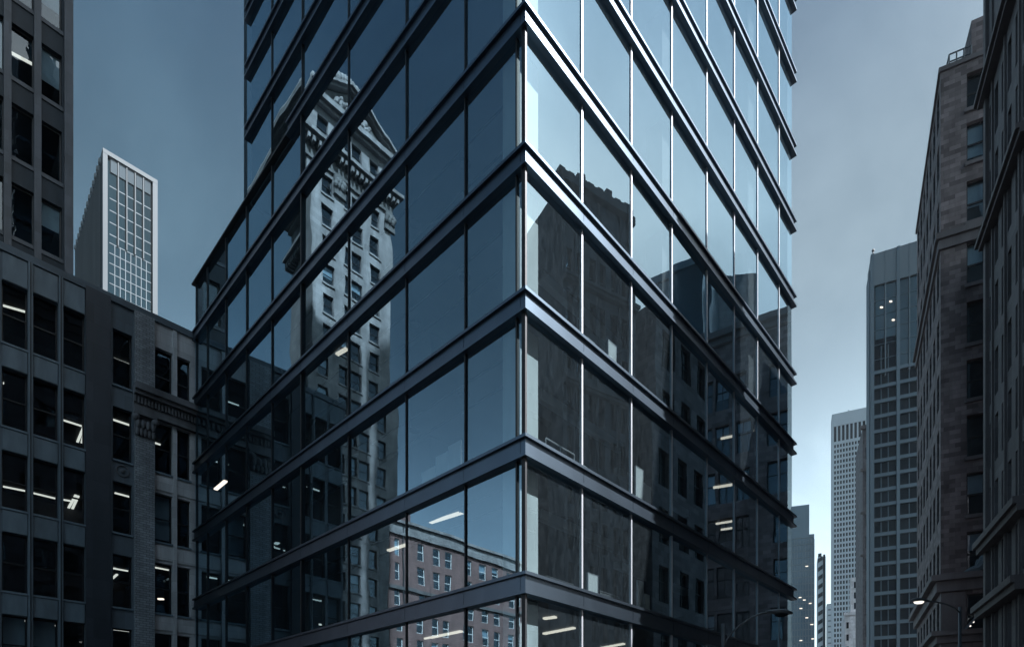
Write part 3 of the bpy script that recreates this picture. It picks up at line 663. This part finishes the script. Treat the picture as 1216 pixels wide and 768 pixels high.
# stone block with wide quoins of rough masonry
SC = P(1117, 50); a1v = unit(-830 - CX, F); dS = -a1v; nS = Vector((dS.y, -dS.x))
sbk = thing('rough_stone_block', (*(SC + dS * 4 - nS * 8), 0), 'tall brown rough-stone block with stacked sash windows and rooftop railing right of the street', 'building')
FSB = Fr(SC, dS, nS); sa = lambda x: FSB.a_of(x); SBT = zat(82, 50)
rowsS = [(83, 126), (142, 190), (212, 261), (285, 335), (356, 406), (425, 472), (491, 541), (560, 610), (630, 681), (704, 752)]
ws = []; A0, A1 = sa(1148), sa(1171.5)
for i, (y0, y1) in enumerate(rowsS):
    am_ = (A0 + A1) / 2; zt = FSB.z_of(y0, am_); zb_ = FSB.z_of(y1, am_); ws.append((A0, A1, zb_, zt, [0, .78, .55, .5, 0, .0, 0, .45, .4, 0][i]))
SW = sa(1172) + 2.2
FS2 = Fr(SC, unit(1000 - CX, F), Vector((0, 0))); FS2.n = Vector((-FS2.d.y, FS2.d.x)); SL = 18.2
e1 = FSB.p(SW, 0, 0).xy; e2 = FS2.p(SL, 0, 0).xy
m = MB(); wall_sheet(m, FSB, 0, SW, 0, SBT, ws, .4)
w5 = []; zlev = [FSB.z_of(y1, A0) for y0, y1 in rowsS]
for i, z in enumerate(zlev):
    for q in range(7): a = .9 + q * 2.5; w5.append((a, a + 1.25, z, z + 3.1))
wall_sheet(m, FS2, 0, SL, 0, SBT, w5, .4)
m.quad((*e1, 0), (*(e1 + (e2 - SC)), 0), (*(e1 + (e2 - SC)), SBT), (*e1, SBT)); m.quad((*e2, 0), (*e2, SBT), (*(e1 + (e2 - SC)), SBT), (*(e1 + (e2 - SC)), 0))
m.build('wall', M['rstone'], sbk)
MB().quad((*SC, SBT), (*e1, SBT), (*(e1 + (e2 - SC)), SBT), (*e2, SBT)).build('roof', M['roof'], sbk)
MB().box(FSB, .6, SW, -1.5, -1.2, 0, SBT - .1).build('inner_wall', M['room'], sbk); MB().box(FS2, 1.6, SL - .1, -1.5, -1.2, 0, SBT - .1).build('inner_wall', M['room'], sbk)
windows(sbk, FSB, ws, .4, style='sash', fw=.13); windows(sbk, FS2, w5, .4, style='sash', blind=.3, fw=.08)
mb = MB()
for w_ in ws: MB().box(FSB, w_[0] - .15, w_[1] + .15, -.1, .2, w_[2] - .3, w_[2]).build('sill', M['rband'], sbk)
def around(z0, z1, pr, mat='rband', nm='string_course'):
    MB().box(FSB, -pr, SW, -.1, pr, z0, z1).build(nm, M[mat], sbk); MB().box(FS2, .12, SL, -.1, pr, z0 - .001, z1 + .001).build(nm, M[mat], sbk)
z = FSB.z_of(281, 0); around(z - 1.2, z - .4, .18); around(z - .4, z + .1, .4)
z = FSB.z_of(684, 0); around(z - 1.4, z - .5, .35); around(z - .5, z, .8, 'rband', 'cornice')
z = FSB.z_of(750, 0); around(z - 1.0, z - .4, .35); around(z - .4, z, .8, 'rband', 'cornice')
MB().box(FSB, .0, sa(1146), -.1, .12, 0.5, FSB.z_of(750, 0) - 1.1).build('pier', M['rband'], sbk); MB().box(FSB, .0, sa(1146), -.1, .10, FSB.z_of(750, 0) + .05, FSB.z_of(684, 0) - 1.5).build('pier', M['rband'], sbk)
around(SBT - .35, SBT + .02, .15, 'rband', 'coping')
MB().box(FSB, sa(1156), SW, -6, -.6, SBT + .03, SBT + 3.6).build('roof_house', M['rstone'], sbk)
mb = MB(); rl = sa(1129); rr = sa(1155.5)
for zz_ in (SBT + 1.4, SBT + .75): mb.tube([FSB.p(rl, -.5, zz_), FSB.p(rr, -.5, zz_)], .06, 6); mb.tube([FSB.p(rl, -.5, zz_), FSB.p(rl, -6, zz_)], .06, 6)
for q in range(4): a = rl + (rr - rl) * q / 3; mb.tube([FSB.p(a, -.5, SBT), FSB.p(a, -.5, SBT + 1.4)], .06, 6)
mb.build('railing', M['lampmetal'], sbk)
# carved figure above the lower cornice and a glazed canopy on ties
zf = FSB.z_of(684, sa(1158)); mb = MB(); a = sa(1165)
mb.tube([FSB.p(sa(1142), .5, zf + .25), FSB.p(sa(1150), .6, zf + .45), FSB.p(sa(1158), .6, zf + .5), FSB.p(sa(1163), .5, zf + .9), FSB.p(sa(1168), .45, zf + 1.0)], [.08, .22, .32, .5, .3], 8)
mb.ball(FSB.p(sa(1167), .5, zf + 1.1), .45, .4, .6, 8, 6); mb.box(FSB, sa(1156), sa(1170), .2, .75, zf, zf + .3)
mb.build('carved_figure', M['grey_conc'], sbk)
cz0 = FSB.z_of(748, sa(1150)); mb = MB()
mb.hexa([FSB.p(sa(1143), .3, cz0), FSB.p(sa(1170), .3, cz0 + 1.9), FSB.p(sa(1170), 1.9, cz0 + 1.9), FSB.p(sa(1143), 1.9, cz0), FSB.p(sa(1143), .3, cz0 + .12), FSB.p(sa(1170), .3, cz0 + 2.02), FSB.p(sa(1170), 1.9, cz0 + 2.02), FSB.p(sa(1143), 1.9, cz0 + .12)])
cp = mb.build('canopy', M['lampmetal'], sbk)
mb = MB()
for q in range(7): a = sa(1146) + (sa(1168) - sa(1146)) * q / 6; mb.ball(FSB.p(a, 1.6, cz0 + .1 + 1.9 * q / 6), .07, .07, .07, 6, 4)
mb.build('canopy_bulbs', M['lens'], sbk, cp)

# mirrored blocks across the square (seen in the right front)
def mirR(p): a, b = uv(p); return U(a, -b)
vd = Vector((-.865, .50)).normalized()
rd = mirR(C0 + vd) - C0
def mir_frame(x, Y):
    O = mirR(P(x, Y)); n = Vector((-rd.y, rd.x)); n = n if n.dot(C0 - O) > 0 else -n
    return Fr(O, rd, n)
def aM(x, x0, Y0): # distance along vd from P(x0,Y0) to pixel column x
    o = P(x0, Y0); k = (x - CX) / F; return (k * o.y - o.x) / (vd.x - k * vd.y)
F5 = mir_frame(948, 55)
r5 = thing('bank_building', (*(F5.O - F5.n * 6 + rd * 6), 0), 'dark stone block with wide gridded windows, mirrored low in the right front', 'building')
T5 = zat(366, 55); w5_ = []
xs5 = [(916, 941), (877, 894), (856, 873), (829, 853), (800, 822), (775, 796)]
for k in range(8):
    for x1, x0 in xs5: w5_.append((aM(x0, 948, 55), aM(x1, 948, 55), T5 - 4.4 - 4.75 * k - 3.2, T5 - 4.4 - 4.75 * k))
shell(r5, F5, -.2, aM(765, 948, 55), T5, 16, 'rstone', w5_, .35, 1.5); windows(r5, F5, w5_, .35, style='grid', blind=.5, fw=.1)
bands(r5, F5, -.4, aM(765, 948, 55), [(T5 - 1, T5 - .4, .3), (T5 - .4, T5 + .2, .7)], 'rband'); bands(r5, F5, -.3, aM(765, 948, 55), [(T5 - 4.4 - 4.75 * 5 - 4.0, T5 - 4.4 - 4.75 * 5 - 3.4, .4)], 'rband', 'string_course')
F6 = mir_frame(842, 80)
r6 = thing('teal_block', (*(F6.O - F6.n * 6 + rd * 5), 0), 'plain teal flat-roofed block, mirrored beside the bright stone wall', 'building')
T6 = zat(303, 80); shell(r6, F6, 0, aM(770, 842, 80), T6, 6, 'glass_teal', (), .3, 0)
bands(r6, F6, -.1, aM(770, 842, 80) + .1, [(T6 - .8, T6 + .2, .3), (T6 - 22, T6 - 21.6, .15)], 'grey_conc')
O7 = mirR(P(838, 98)); d7 = Vector((.98, -.2)).normalized(); n7 = Vector((-.2, -.98))
pv = mirR(P(893, 98)); d7 = (pv - O7).normalized(); n7 = Vector((d7.y, -d7.x)); n7 = n7 if n7.dot(SD.xy) > 0 else -n7
F7 = Fr(O7, d7, n7)
r7 = thing('pale_stone_wall_block', (*(O7 + d7 * 5 - n7 * 5), 0), 'bright pale marble-faced block, mirrored under the steel band of the right front', 'building')
T7 = zat(338, 98); L7 = (pv - O7).length
shell(r7, F7, 0, L7, T7, 2.5, 'marble' if 'marble' in M else 'tstone', (), .3, 0); bands(r7, F7, -.1, L7, [(T7 - .6, T7 + .3, .4)], 'tstone')

# long block added behind the viewpoint to keep the left-hand side dark
F8 = Fr(U(-48, 17), dR, -nR)
r8 = thing('street_shade_block', (*U(-22, 22), 0), 'long dark masonry block added behind the viewpoint to darken the left-hand windows', 'building')
w8 = [(1.2 + q * 3.4, 2.9 + q * 3.4, 5 + 4 * k, 7.6 + 4 * k) for q in range(15) for k in range(10)]
shell(r8, F8, 0, 52, 50, 12, 'rb', w8, .3, .9); windows(r8, F8, w8, .3, blind=.3); bands(r8, F8, 0, 52, [(48.6, 49.6, .5), (49.6, 50.3, .9)], 'rband')

# unseen slanted tower behind the viewpoint, added to cast shade on the stone tower
phi = R(28); wdir = Vector((dR * math.cos(phi) - nR * math.sin(phi))); sdir = Vector((nR * math.cos(phi) + dR * math.sin(phi)))
FK = Fr(C0, wdir, sdir)
kt = thing('shade_tower', (*FK.p(-2, 24, 0).xy, 0), 'added unseen grey tower with a slanted roof, casting shade from behind the viewpoint', 'tower')
tn = math.tan(R(SUN_EL)); v0 = 18; hb = (61 + v0) * tn
MB().hexa([FK.p(-4.4, v0, 0), FK.p(-.3, v0, 0), FK.p(-.3, v0 + 14, 0), FK.p(-4.4, v0 + 14, 0), FK.p(-4.4, v0, 66 + hb), FK.p(-.3, v0, 59 + hb), FK.p(-.3, v0 + 14, 59 + hb), FK.p(-4.4, v0 + 14, 66 + hb)]).build('shaft', M['grey_conc'], kt)
for k in range(34): MB().box(FK, -4.0, -.7, v0 - .05, v0 + .1, 4 + k * 4, 6.4 + k * 4).build('window', M['glass_far'], kt)

# ------------------------------------------------------------------ far towers down the street
def fartower(name, label, x, Y, ytop, vpx, x2, D=30):
    O = P(x, Y); d = unit(CX - vpx, -F); fr = Fr(O, d, Vector((d.y, -d.x)))
    r = thing(name, (*(O + d * 5 - fr.n * 8), 0), label, 'tower'); return r, fr, fr.a_of(x2), zat(ytop, Y)
t1, f1, w1, h1 = fartower('banded_tower', 'tall grey tower with pale floor bands and black windows right of the street gap', 1034.5, 150, 303, -860, 1100, 30)
MB().box(f1, .2, w1, -7, -.5, 0, h1 - .3).build('glazing', M['glass_far'], t1)
a = lambda x: f1.a_of(x)
MB().box(f1, 0, w1, -7, .1, h1 - 8.2, h1).build('crown_panel', M['blue_conc'], t1)
for x in (1036, 1066.5): MB().box(f1, a(x - 2), a(x + 2), -1.2 if x < 1040 else -.6, .35, 0, h1 + .01).build('pier', M['grey_conc'], t1)
MB().box(f1, -.3, .3, -7, -1.3, 0, h1 - 3).build('side_wall', M['grey_conc'], t1)
for x in (1051.5, 1080): MB().box(f1, a(x) - .12, a(x) + .12, -.6, .2, h1 - 32, h1 + .02).build('mullion', M['blue_conc'], t1)
for x in (1046.5, 1055, 1080): MB().box(f1, a(x) - .08, a(x) + .08, -.6, -.2, 0, h1 - 24).build('mullion', M['grey_conc'], t1)
k = 0; z = h1 - 8.3
while z > 3:
    z -= 3.8
    if z > h1 - 28: MB().box(f1, 0.5, w1, -.6, -.3, z, z + .12).build('floor_band', M['grey_conc'], t1)
    else: MB().box(f1, 0.5, w1, -.6, .12, z, z + .85).build('floor_band', M['grey_conc'], t1)
MB().box(f1, a(1040), a(1065), -.5, -.42, h1 - 22, h1 - 8.4).build('teal_glazing', M['glass_teal'], t1); MB().box(f1, a(1068), w1, -.5, -.42, h1 - 30, h1 - 8.4).build('teal_glazing', M['glass_teal'], t1)
mb = MB()
for x, y in ((1047, 364), (1058, 357), (1061, 379)): q = f1.p(a(x), -.25, f1.z_of(y, a(x))); mb.ball(q, .45, .1, .25, 8, 6)
mb.build('lit_room', M['lamp'], t1)
MB().box(f1, 4, w1 - 2, -6, -3, h1, h1 + 2.2).build('roof_house', M['grey_conc'], t1)
mb = MB().tube([f1.p(.5, -.5, h1), f1.p(.5, -.5, h1 + 1.2)], .15).ball(f1.p(.5, -.5, h1 + 1.4), .35, .35, .35, 7, 5); mb.build('beacon', M['dark'], t1)

t2, f2, w2_, h2 = fartower('white_grid_tower', 'pale far tower with small punched windows and tall louvre slots under its roof', 988, 415, 492, -826, 1036, 30)
a = lambda x: f2.a_of(x)
ws2 = []; zz_ = h2 - 22
nc = 13
for k in range(50):
    z0 = zz_ - k * 3.75
    if z0 < 5: break
    for q in range(nc): c = w2_ * (q + .75) / (nc + .5); ws2.append((c, c + w2_ / nc * .56, z0 - 2.4, z0))
lv = []
for q in range(9): c = 1.2 + (w2_ - 2) * q / 9; lv.append((c, c + (w2_ - 2) / 9 * .62, h2 - 20, h2 - 9))
shell(t2, f2, 0, w2_, h2, 12, 'white_conc', ws2 + lv, .5, 0)
MB().box(f2, .3, w2_ - .3, -2, -.7, 0, h2 - 3).build('inner_wall', M['glass_teal'], t2)
windows(t2, f2, ws2, .5, style='slab', glassmat='glass_far', cap=90)
for w_ in lv: MB().box(f2, w_[0], w_[1], -.6, -.5, w_[2], w_[3]).build('louvre', M['glass_far'], t2)
MB().box(f2, w2_ * .42, w2_ * .44, -5, -4.5, h2, h2 + 3).build('mast', M['dark'], t2)

t3, f3, w3_, h3 = fartower('narrow_ornate_tower', 'narrow dark brown tower with stacked arched openings beside the banded tower', 1024.5, 170, 507, -830, 1037, 20)
w_3 = [(.7, w3_ - .5, h3 - 6 - 6.5 * k - 3.6, h3 - 6 - 6.5 * k) for k in range(14) if h3 - 10 - 6.5 * k > 2]
shell(t3, f3, 0, w3_, h3, 20, 'rb', w_3, .5, 1.4); windows(t3, f3, w_3, .5, style='sash', blind=.2, fw=.2)
bands(t3, f3, -.6, w3_ + .2, [(h3 - .8, h3 + .2, .8), (h3 - 13, h3 - 12.3, .6), (h3 - 25.5, h3 - 25, .5), (h3 - 38, h3 - 37.4, .5)], 'rband')

t4, f4, w4_, h4 = fartower('blue_glass_tower', 'stepped blue glass tower with a few lit floors just beyond the glass tower edge', 940, 330, 601, -1400, 961, 20)
MB().box(f4, 0, w4_, -22, 0, 0, h4).build('shaft', M['blue_curtain'], t4)
aa4 = f4.a_of(967); h4b = f4.z_of(634, w4_)
MB().box(f4, w4_ + .01, aa4, -22, -.1, 0, h4b).build('lower_shaft', M['blue_curtain'], t4)
for k in range(36):
    z = h4b - 2 - k * 3.7
    if z > 3: MB().box(f4, .1, aa4 - .1, -.3, .22, z, z + .5).build('floor_band', M['grey_conc'], t4)
for q in range(9): c = aa4 * q / 8.2; MB().box(f4, c, c + .35, -.3, .3, 0, h4b - 3).build('mullion', M['grey_conc'], t4)
mb = MB()
for (x, y) in ((950, 709), (958, 672), (955, 712), (962, 716), (951, 722), (958, 733), (965, 758), (951, 760), (964, 741)):
    c = f4.a_of(x); z = f4.z_of(y, c); mb.box(f4, c - .7, c + .7, .05, .32, z - .25, z + .25)
mb.build('lit_window', M['lamp'], t4)

t5, f5_, w5b, h5 = fartower('ribbed_tower', 'slim far tower with slanted dark balconies beside the blue glass tower', 971, 300, 659, -826, 980.5, 12)
MB().box(f5_, 0, w5b, -12, 0, 0, h5 - 1).build('shaft', M['white_conc'], t5)
for k in range(22):
    z = h5 - 4 - k * 4.6
    if z > 2: MB().hexa([f5_.p(.2, 0, z), f5_.p(w5b * .62, 0, z + 1.4), f5_.p(w5b * .62, .5, z + 1.4), f5_.p(.2, .5, z), f5_.p(.2, 0, z + 2), f5_.p(w5b * .62, 0, z + 3.4), f5_.p(w5b * .62, .5, z + 3.4), f5_.p(.2, .5, z + 2)]).build('balcony', M['dark_panel'], t5)
MB().box(f5_, w5b * .68, w5b * .95, -.1, .3, 0, h5).build('shaft_strip', M['dark_panel'], t5); MB().box(f5_, .3, w5b * .5, -5, -1, h5 - 1, h5 + 1.2).build('roof_house', M['dark_panel'], t5)

t6, f6_, w6b, h6 = fartower('pale_slab_tower', 'plain pale tower, lowest strip in the bright street gap', 982, 520, 718, -826, 989, 12)
MB().box(f6_, 0, w6b, -12, 0, 0, h6).build('wall', M['white_conc'], t6); MB().box(f6_, 0, w6b, -12.1, .15, h6, h6 + .9).build('cornice', M['blue_conc'], t6)
for k in range(16): MB().box(f6_, .8, w6b - .6, -.1, .08, h6 - 5 - 5 * k, h6 - 3.6 - 5 * k).build('window', M['blue_conc'], t6)

t7, f7_, w7b, h7 = fartower('domed_building', 'classical grey stone building with a dome and dark punched windows low in the street', 1003.5, 200, 728, -830, 1027, 20)
w_7 = []
for k in range(12):
    for x0, x1 in ((1005, 1008), (1016, 1022)):
        z = h7 - 3 - 4.2 * k
        if z > 4: w_7.append((f7_.a_of(x0), f7_.a_of(x1), z - 2.2, z))
shell(t7, f7_, 0, w7b, h7, 16, 'pale', w_7, .4, 1.2); windows(t7, f7_, w_7, .4, style='slab', glassmat='glass_far')
bands(t7, f7_, -.4, w7b, [(h7 - .8, h7 + .2, .6)], 'pale')
c7 = f7_.a_of(1018.5); zt7 = f7_.z_of(684, c7); r7_ = abs(f7_.a_of(1026) - f7_.a_of(1010)) / 2
w_8 = []
MB().box(f7_, c7 - r7_, c7 + r7_, -2 * r7_ - 1, -1, h7, zt7).build('drum', M['pale'], t7)
for k in range(3): MB().box(f7_, c7 - r7_ * .5, c7 + r7_ * .4, -1.05, -.9, h7 + 1.5 + k * 3.6, h7 + 3.6 + k * 3.6).build('window', M['glass_far'], t7)
MB().ball(f7_.p(c7 + 1.6, -r7_ - 1, zt7), r7_ * .95, r7_ * .95, 11.5, 14, 8, True).build('dome', M['pale'], t7, smooth=True)
mb = MB()
for k in range(9): t = math.pi * .5 * k / 9; mb.ball(f7_.p(c7 + 1.6 - r7_ * .95 * math.cos(t), -r7_ - .6, zt7 + 11.5 * math.sin(t)), .35, .35, .45, 6, 4)
mb.build('crest', M['carved'], t7)

# thin city haze round everything
hm = bpy.data.materials.new('haze'); hm.use_nodes = True; hn = hm.node_tree; hn.nodes.clear()
ho_ = hn.nodes.new('ShaderNodeOutputMaterial'); hv = hn.nodes.new('ShaderNodeVolumePrincipled'); hv.inputs['Color'].default_value = (.75, .87, .95, 1)
hv.inputs['Density'].default_value = .00006; hv.inputs['Anisotropy'].default_value = .2
hn.links.new(hv.outputs[0], ho_.inputs['Volume'])
# the haze box takes in the whole ground sheet as well
tag(MB().hexa([(-950, -950, -1.1), (950, -950, -1.1), (950, 950, -1.1), (-950, 950, -1.1), (-950, -950, 262), (950, -950, 262), (950, 950, 262), (-950, 950, 262)]).build('haze', hm), kind='stuff')

# ------------------------------------------------------------------ street lamps
def street_lamp(base, zpost, arm, label, lit):
    b = Vector((*base, 0)); r = thing('street_lamp', b, label, 'street lamp', 'street lamps along the kerb')
    MB().tube([b, b + Vector((0, 0, .5)), b + Vector((0, 0, zpost))], [.13, .10, .065], 10).build('pole', M['lampmetal'], r, smooth=True)
    MB().tube([b, b + Vector((0, 0, .35))], .19, 10).build('base', M['lampmetal'], r)
    MB().tube(arm, .035, 8).build('arm', M['lampmetal'], r, smooth=True)
    e = arm[-1]; d = (arm[-1] - arm[-2]); d.z = 0; d.normalize()
    h = MB(); n = len(h.v); sd = Vector((-d.y, d.x, 0))
    segs = [(-.15, .06, .06), (.05, .10, .10), (.35, .17, .15), (.65, .19, .15), (.9, .12, .09), (1.0, .03, .03)]
    for t, wd, ht in segs:
        for k in range(12): w_ = 2 * math.pi * k / 12; h.v.append(e + d * t + sd * wd * math.cos(w_) + Vector((0, 0, (ht if math.sin(w_) > 0 else ht * .35) * math.sin(w_))))
    for i in range(len(segs) - 1):
        for k in range(12): j = (k + 1) % 12; h.f.append((i * 12 + k, i * 12 + j, (i + 1) * 12 + j, (i + 1) * 12 + k))
    h.f.append(tuple(range(12))); h.f.append(tuple((len(segs) - 1) * 12 + k for k in range(12)))
    ho = h.build('head', M['lampmetal'], r, smooth=True)
    MB().ball(e + d * .5 - Vector((0, 0, .06)), .26 if abs(d.x) > .5 else .15, .15, .10, 10, 6).build('lens', M['lens'] if lit else M['glass_far'], r, ho, smooth=True)
def pt(x, y, Y): q = P(x, Y); return Vector((q.x, q.y, zat(y, Y)))
street_lamp(P(1140, 30), zat(720, 30), [pt(1140, 727, 30), pt(1133, 721, 29.9), pt(1122, 716.5, 29.7), pt(1111, 714, 29.5), pt(1101, 713.5, 29.4)], 'curved-arm street lamp with a lit head in front of the rough stone block', True)
street_lamp(P(858.5, 21), zat(740, 21), [pt(858.5, 768, 21), pt(866, 754, 21), pt(877, 743, 21.1), pt(890, 734, 21.2), pt(903, 728, 21.3), pt(914, 726.5, 21.4)], 'unlit street lamp with a long bowed arm in front of the glass tower', False)

# ------------------------------------------------------------------ things standing behind the glass
def board(name, u, v, w_, h_, z, along, label, cat, mat='white', grp=None):
    fr = Fr(U(u, v), along, Vector((along.y, -along.x))); r = thing(name, (*U(u, v), z), label, cat, grp)
    MB().box(fr, 0, w_, -.02, .02, z + .0, z + h_).build('panel', M[mat], r)
    mb = MB().box(fr, -.02, 0, -.03, .03, z, z + h_).box(fr, w_, w_ + .02, -.03, .03, z, z + h_).box(fr, -.02, w_ + .02, -.03, .03, z + h_, z + h_ + .02); mb.build('frame', M['metal_light'], r)
def zf_(k): return ZB[k] - .04
def on_left(x0, x1, ytop, k, label, cat='panel', name='privacy_panel', u=.55):
    va, vb = v_at(x0, u), v_at(x1, u); q = U(u, (va + vb) / 2); h_ = zat(ytop, q.y) - zf_(k)
    board(name, u, va, abs(vb - va), h_, zf_(k), nR if vb > va else -nR, label, cat, 'white', 'pale boards standing behind the glass')
def on_right(x0, x1, ytop, k, label, cat='panel', name='privacy_panel', v=-.6):
    ua, ub = u_at(x0, v), u_at(x1, v); q = U((ua + ub) / 2, v); h_ = zat(ytop, q.y) - zf_(k)
    board(name, ua, v, ub - ua, h_, zf_(k), dR, label, cat, 'white', 'pale boards standing behind the glass')
on_left(502, 516.5, 558, 1, 'lowest pale board of three behind the left glass, farthest from the corner')
on_left(518.5, 532, 540, 1, 'middle pale board of three behind the left glass')
on_left(533.5, 547.5, 527, 1, 'tallest pale board of three behind the left glass, beside the mullion')
on_left(599, 611, 512, 1, 'pale board behind the narrow left pane at the tower corner, one storey below its twin', u=.6)
on_left(599, 611, 330, 2, 'pale board behind the left glass at the tower corner, upper of two', u=.6)
on_right(698, 709, 682, 0, 'square pale board behind the second right pane above the lowest full band')
on_right(757, 763.5, 690, 0, 'tall narrow pale board behind the third right pane, lower storey')
on_right(765.5, 770.5, 706, 0, 'short pale board next to the tall narrow one, lower storey')
on_right(754.5, 763, 556, 1, 'tall narrow pale board behind the third right pane, upper storey')
on_right(764.5, 772, 577, 1, 'short pale board next to the tall narrow one, upper storey')
on_right(722, 731, 408, 2, 'small pale box on the sill strip of the second right pane', 'box', 'storage_box')
# office chair
def chair(x, v, k, label):
    u = u_at(x, v); b = U(u, v); z = zf_(k); r = thing('office_chair', (*b, z), label, 'chair'); fr = Fr(b, dR, nR)
    MB().box(fr, -.24, .24, -.24, .24, z + .44, z + .5).build('seat', M['dark'], r)
    mb = MB().tube([fr.p(-.22, -.24, z + .5), fr.p(-.24, -.3, z + .8), fr.p(-.18, -.32, z + 1.08), fr.p(.18, -.32, z + 1.08), fr.p(.24, -.3, z + .8), fr.p(.22, -.24, z + .5)], .022, 6)
    mb.tube([fr.p(-.23, -.28, z + .78), fr.p(.23, -.28, z + .78)], .02, 6); mb.build('backrest', M['white'], r)
    MB().tube([fr.p(0, 0, z + .08), fr.p(0, 0, z + .44)], .03, 8).build('stem', M['metal_light'], r)
    for q in range(5): t = q * 2 * math.pi / 5; MB().tube([fr.p(0, 0, z + .1), fr.p(.28 * math.cos(t), .28 * math.sin(t), z + .05)], .02, 6).build('leg', M['metal_light'], r)
chair(702, -1.0, 1, 'white-framed office chair behind the second right pane')
def desk(x, v, k, w_, label):
    u = u_at(x, v); b = U(u, v); z = zf_(k); r = thing('desk', (*b, z), label, 'desk', 'desks near the right front'); fr = Fr(b, dR, nR)
    MB().box(fr, 0, w_, -.7, 0, z + .72, z + .75).build('desk_top', M['inner'], r); MB().box(fr, .05, w_ - .05, -.05, -.02, z + .25, z + .7).build('front_panel', M['inner'], r)
    for aa in (.05, w_ - .1):
        for bb_ in (-.65, -.1): MB().box(fr, aa, aa + .05, bb_, bb_ + .05, z, z + .72).build('leg', M['dark'], r)
desk(648, -1.5, 0, 1.5, 'dark desk beside the corner column, lowest full storey'); desk(712, -1.3, 0, 1.6, 'dark desk behind the second right pane, lowest full storey')
desk(708, -1.6, 1, 1.5, 'dark desk behind the office chair'); desk(772, -1.3, 0, 1.6, 'dark desk behind the third right pane, lowest full storey')
def rail(x0, x1, v, k, label):
    ua, ub = u_at(x0, v), u_at(x1, v); b = U(ua, v); z = zf_(k); r = thing('guard_rail', (*b, z), label, 'railing', 'guard rails behind the right glass'); fr = Fr(b, dR, nR); L_ = ub - ua
    MB().tube([fr.p(0, 0, z + .85), fr.p(L_, 0, z + .85)], .022, 6).build('handrail', M['metal_light'], r)
    MB().tube([fr.p(0, 0, z + .45), fr.p(L_, 0, z + .45)], .015, 6).build('mid_rail', M['metal_light'], r)
    for t in (0, .5, 1): MB().tube([fr.p(L_ * t, 0, z), fr.p(L_ * t, 0, z + .85)], .018, 6).build('post', M['metal_light'], r)
rail(648, 681, -.8, 2, 'thin steel rail behind the corner pane, upper of two'); rail(648, 682, -.8, 1, 'thin steel rail behind the corner pane, lower of two'); rail(697, 706, -.7, 2, 'short steel rail behind the second right pane')
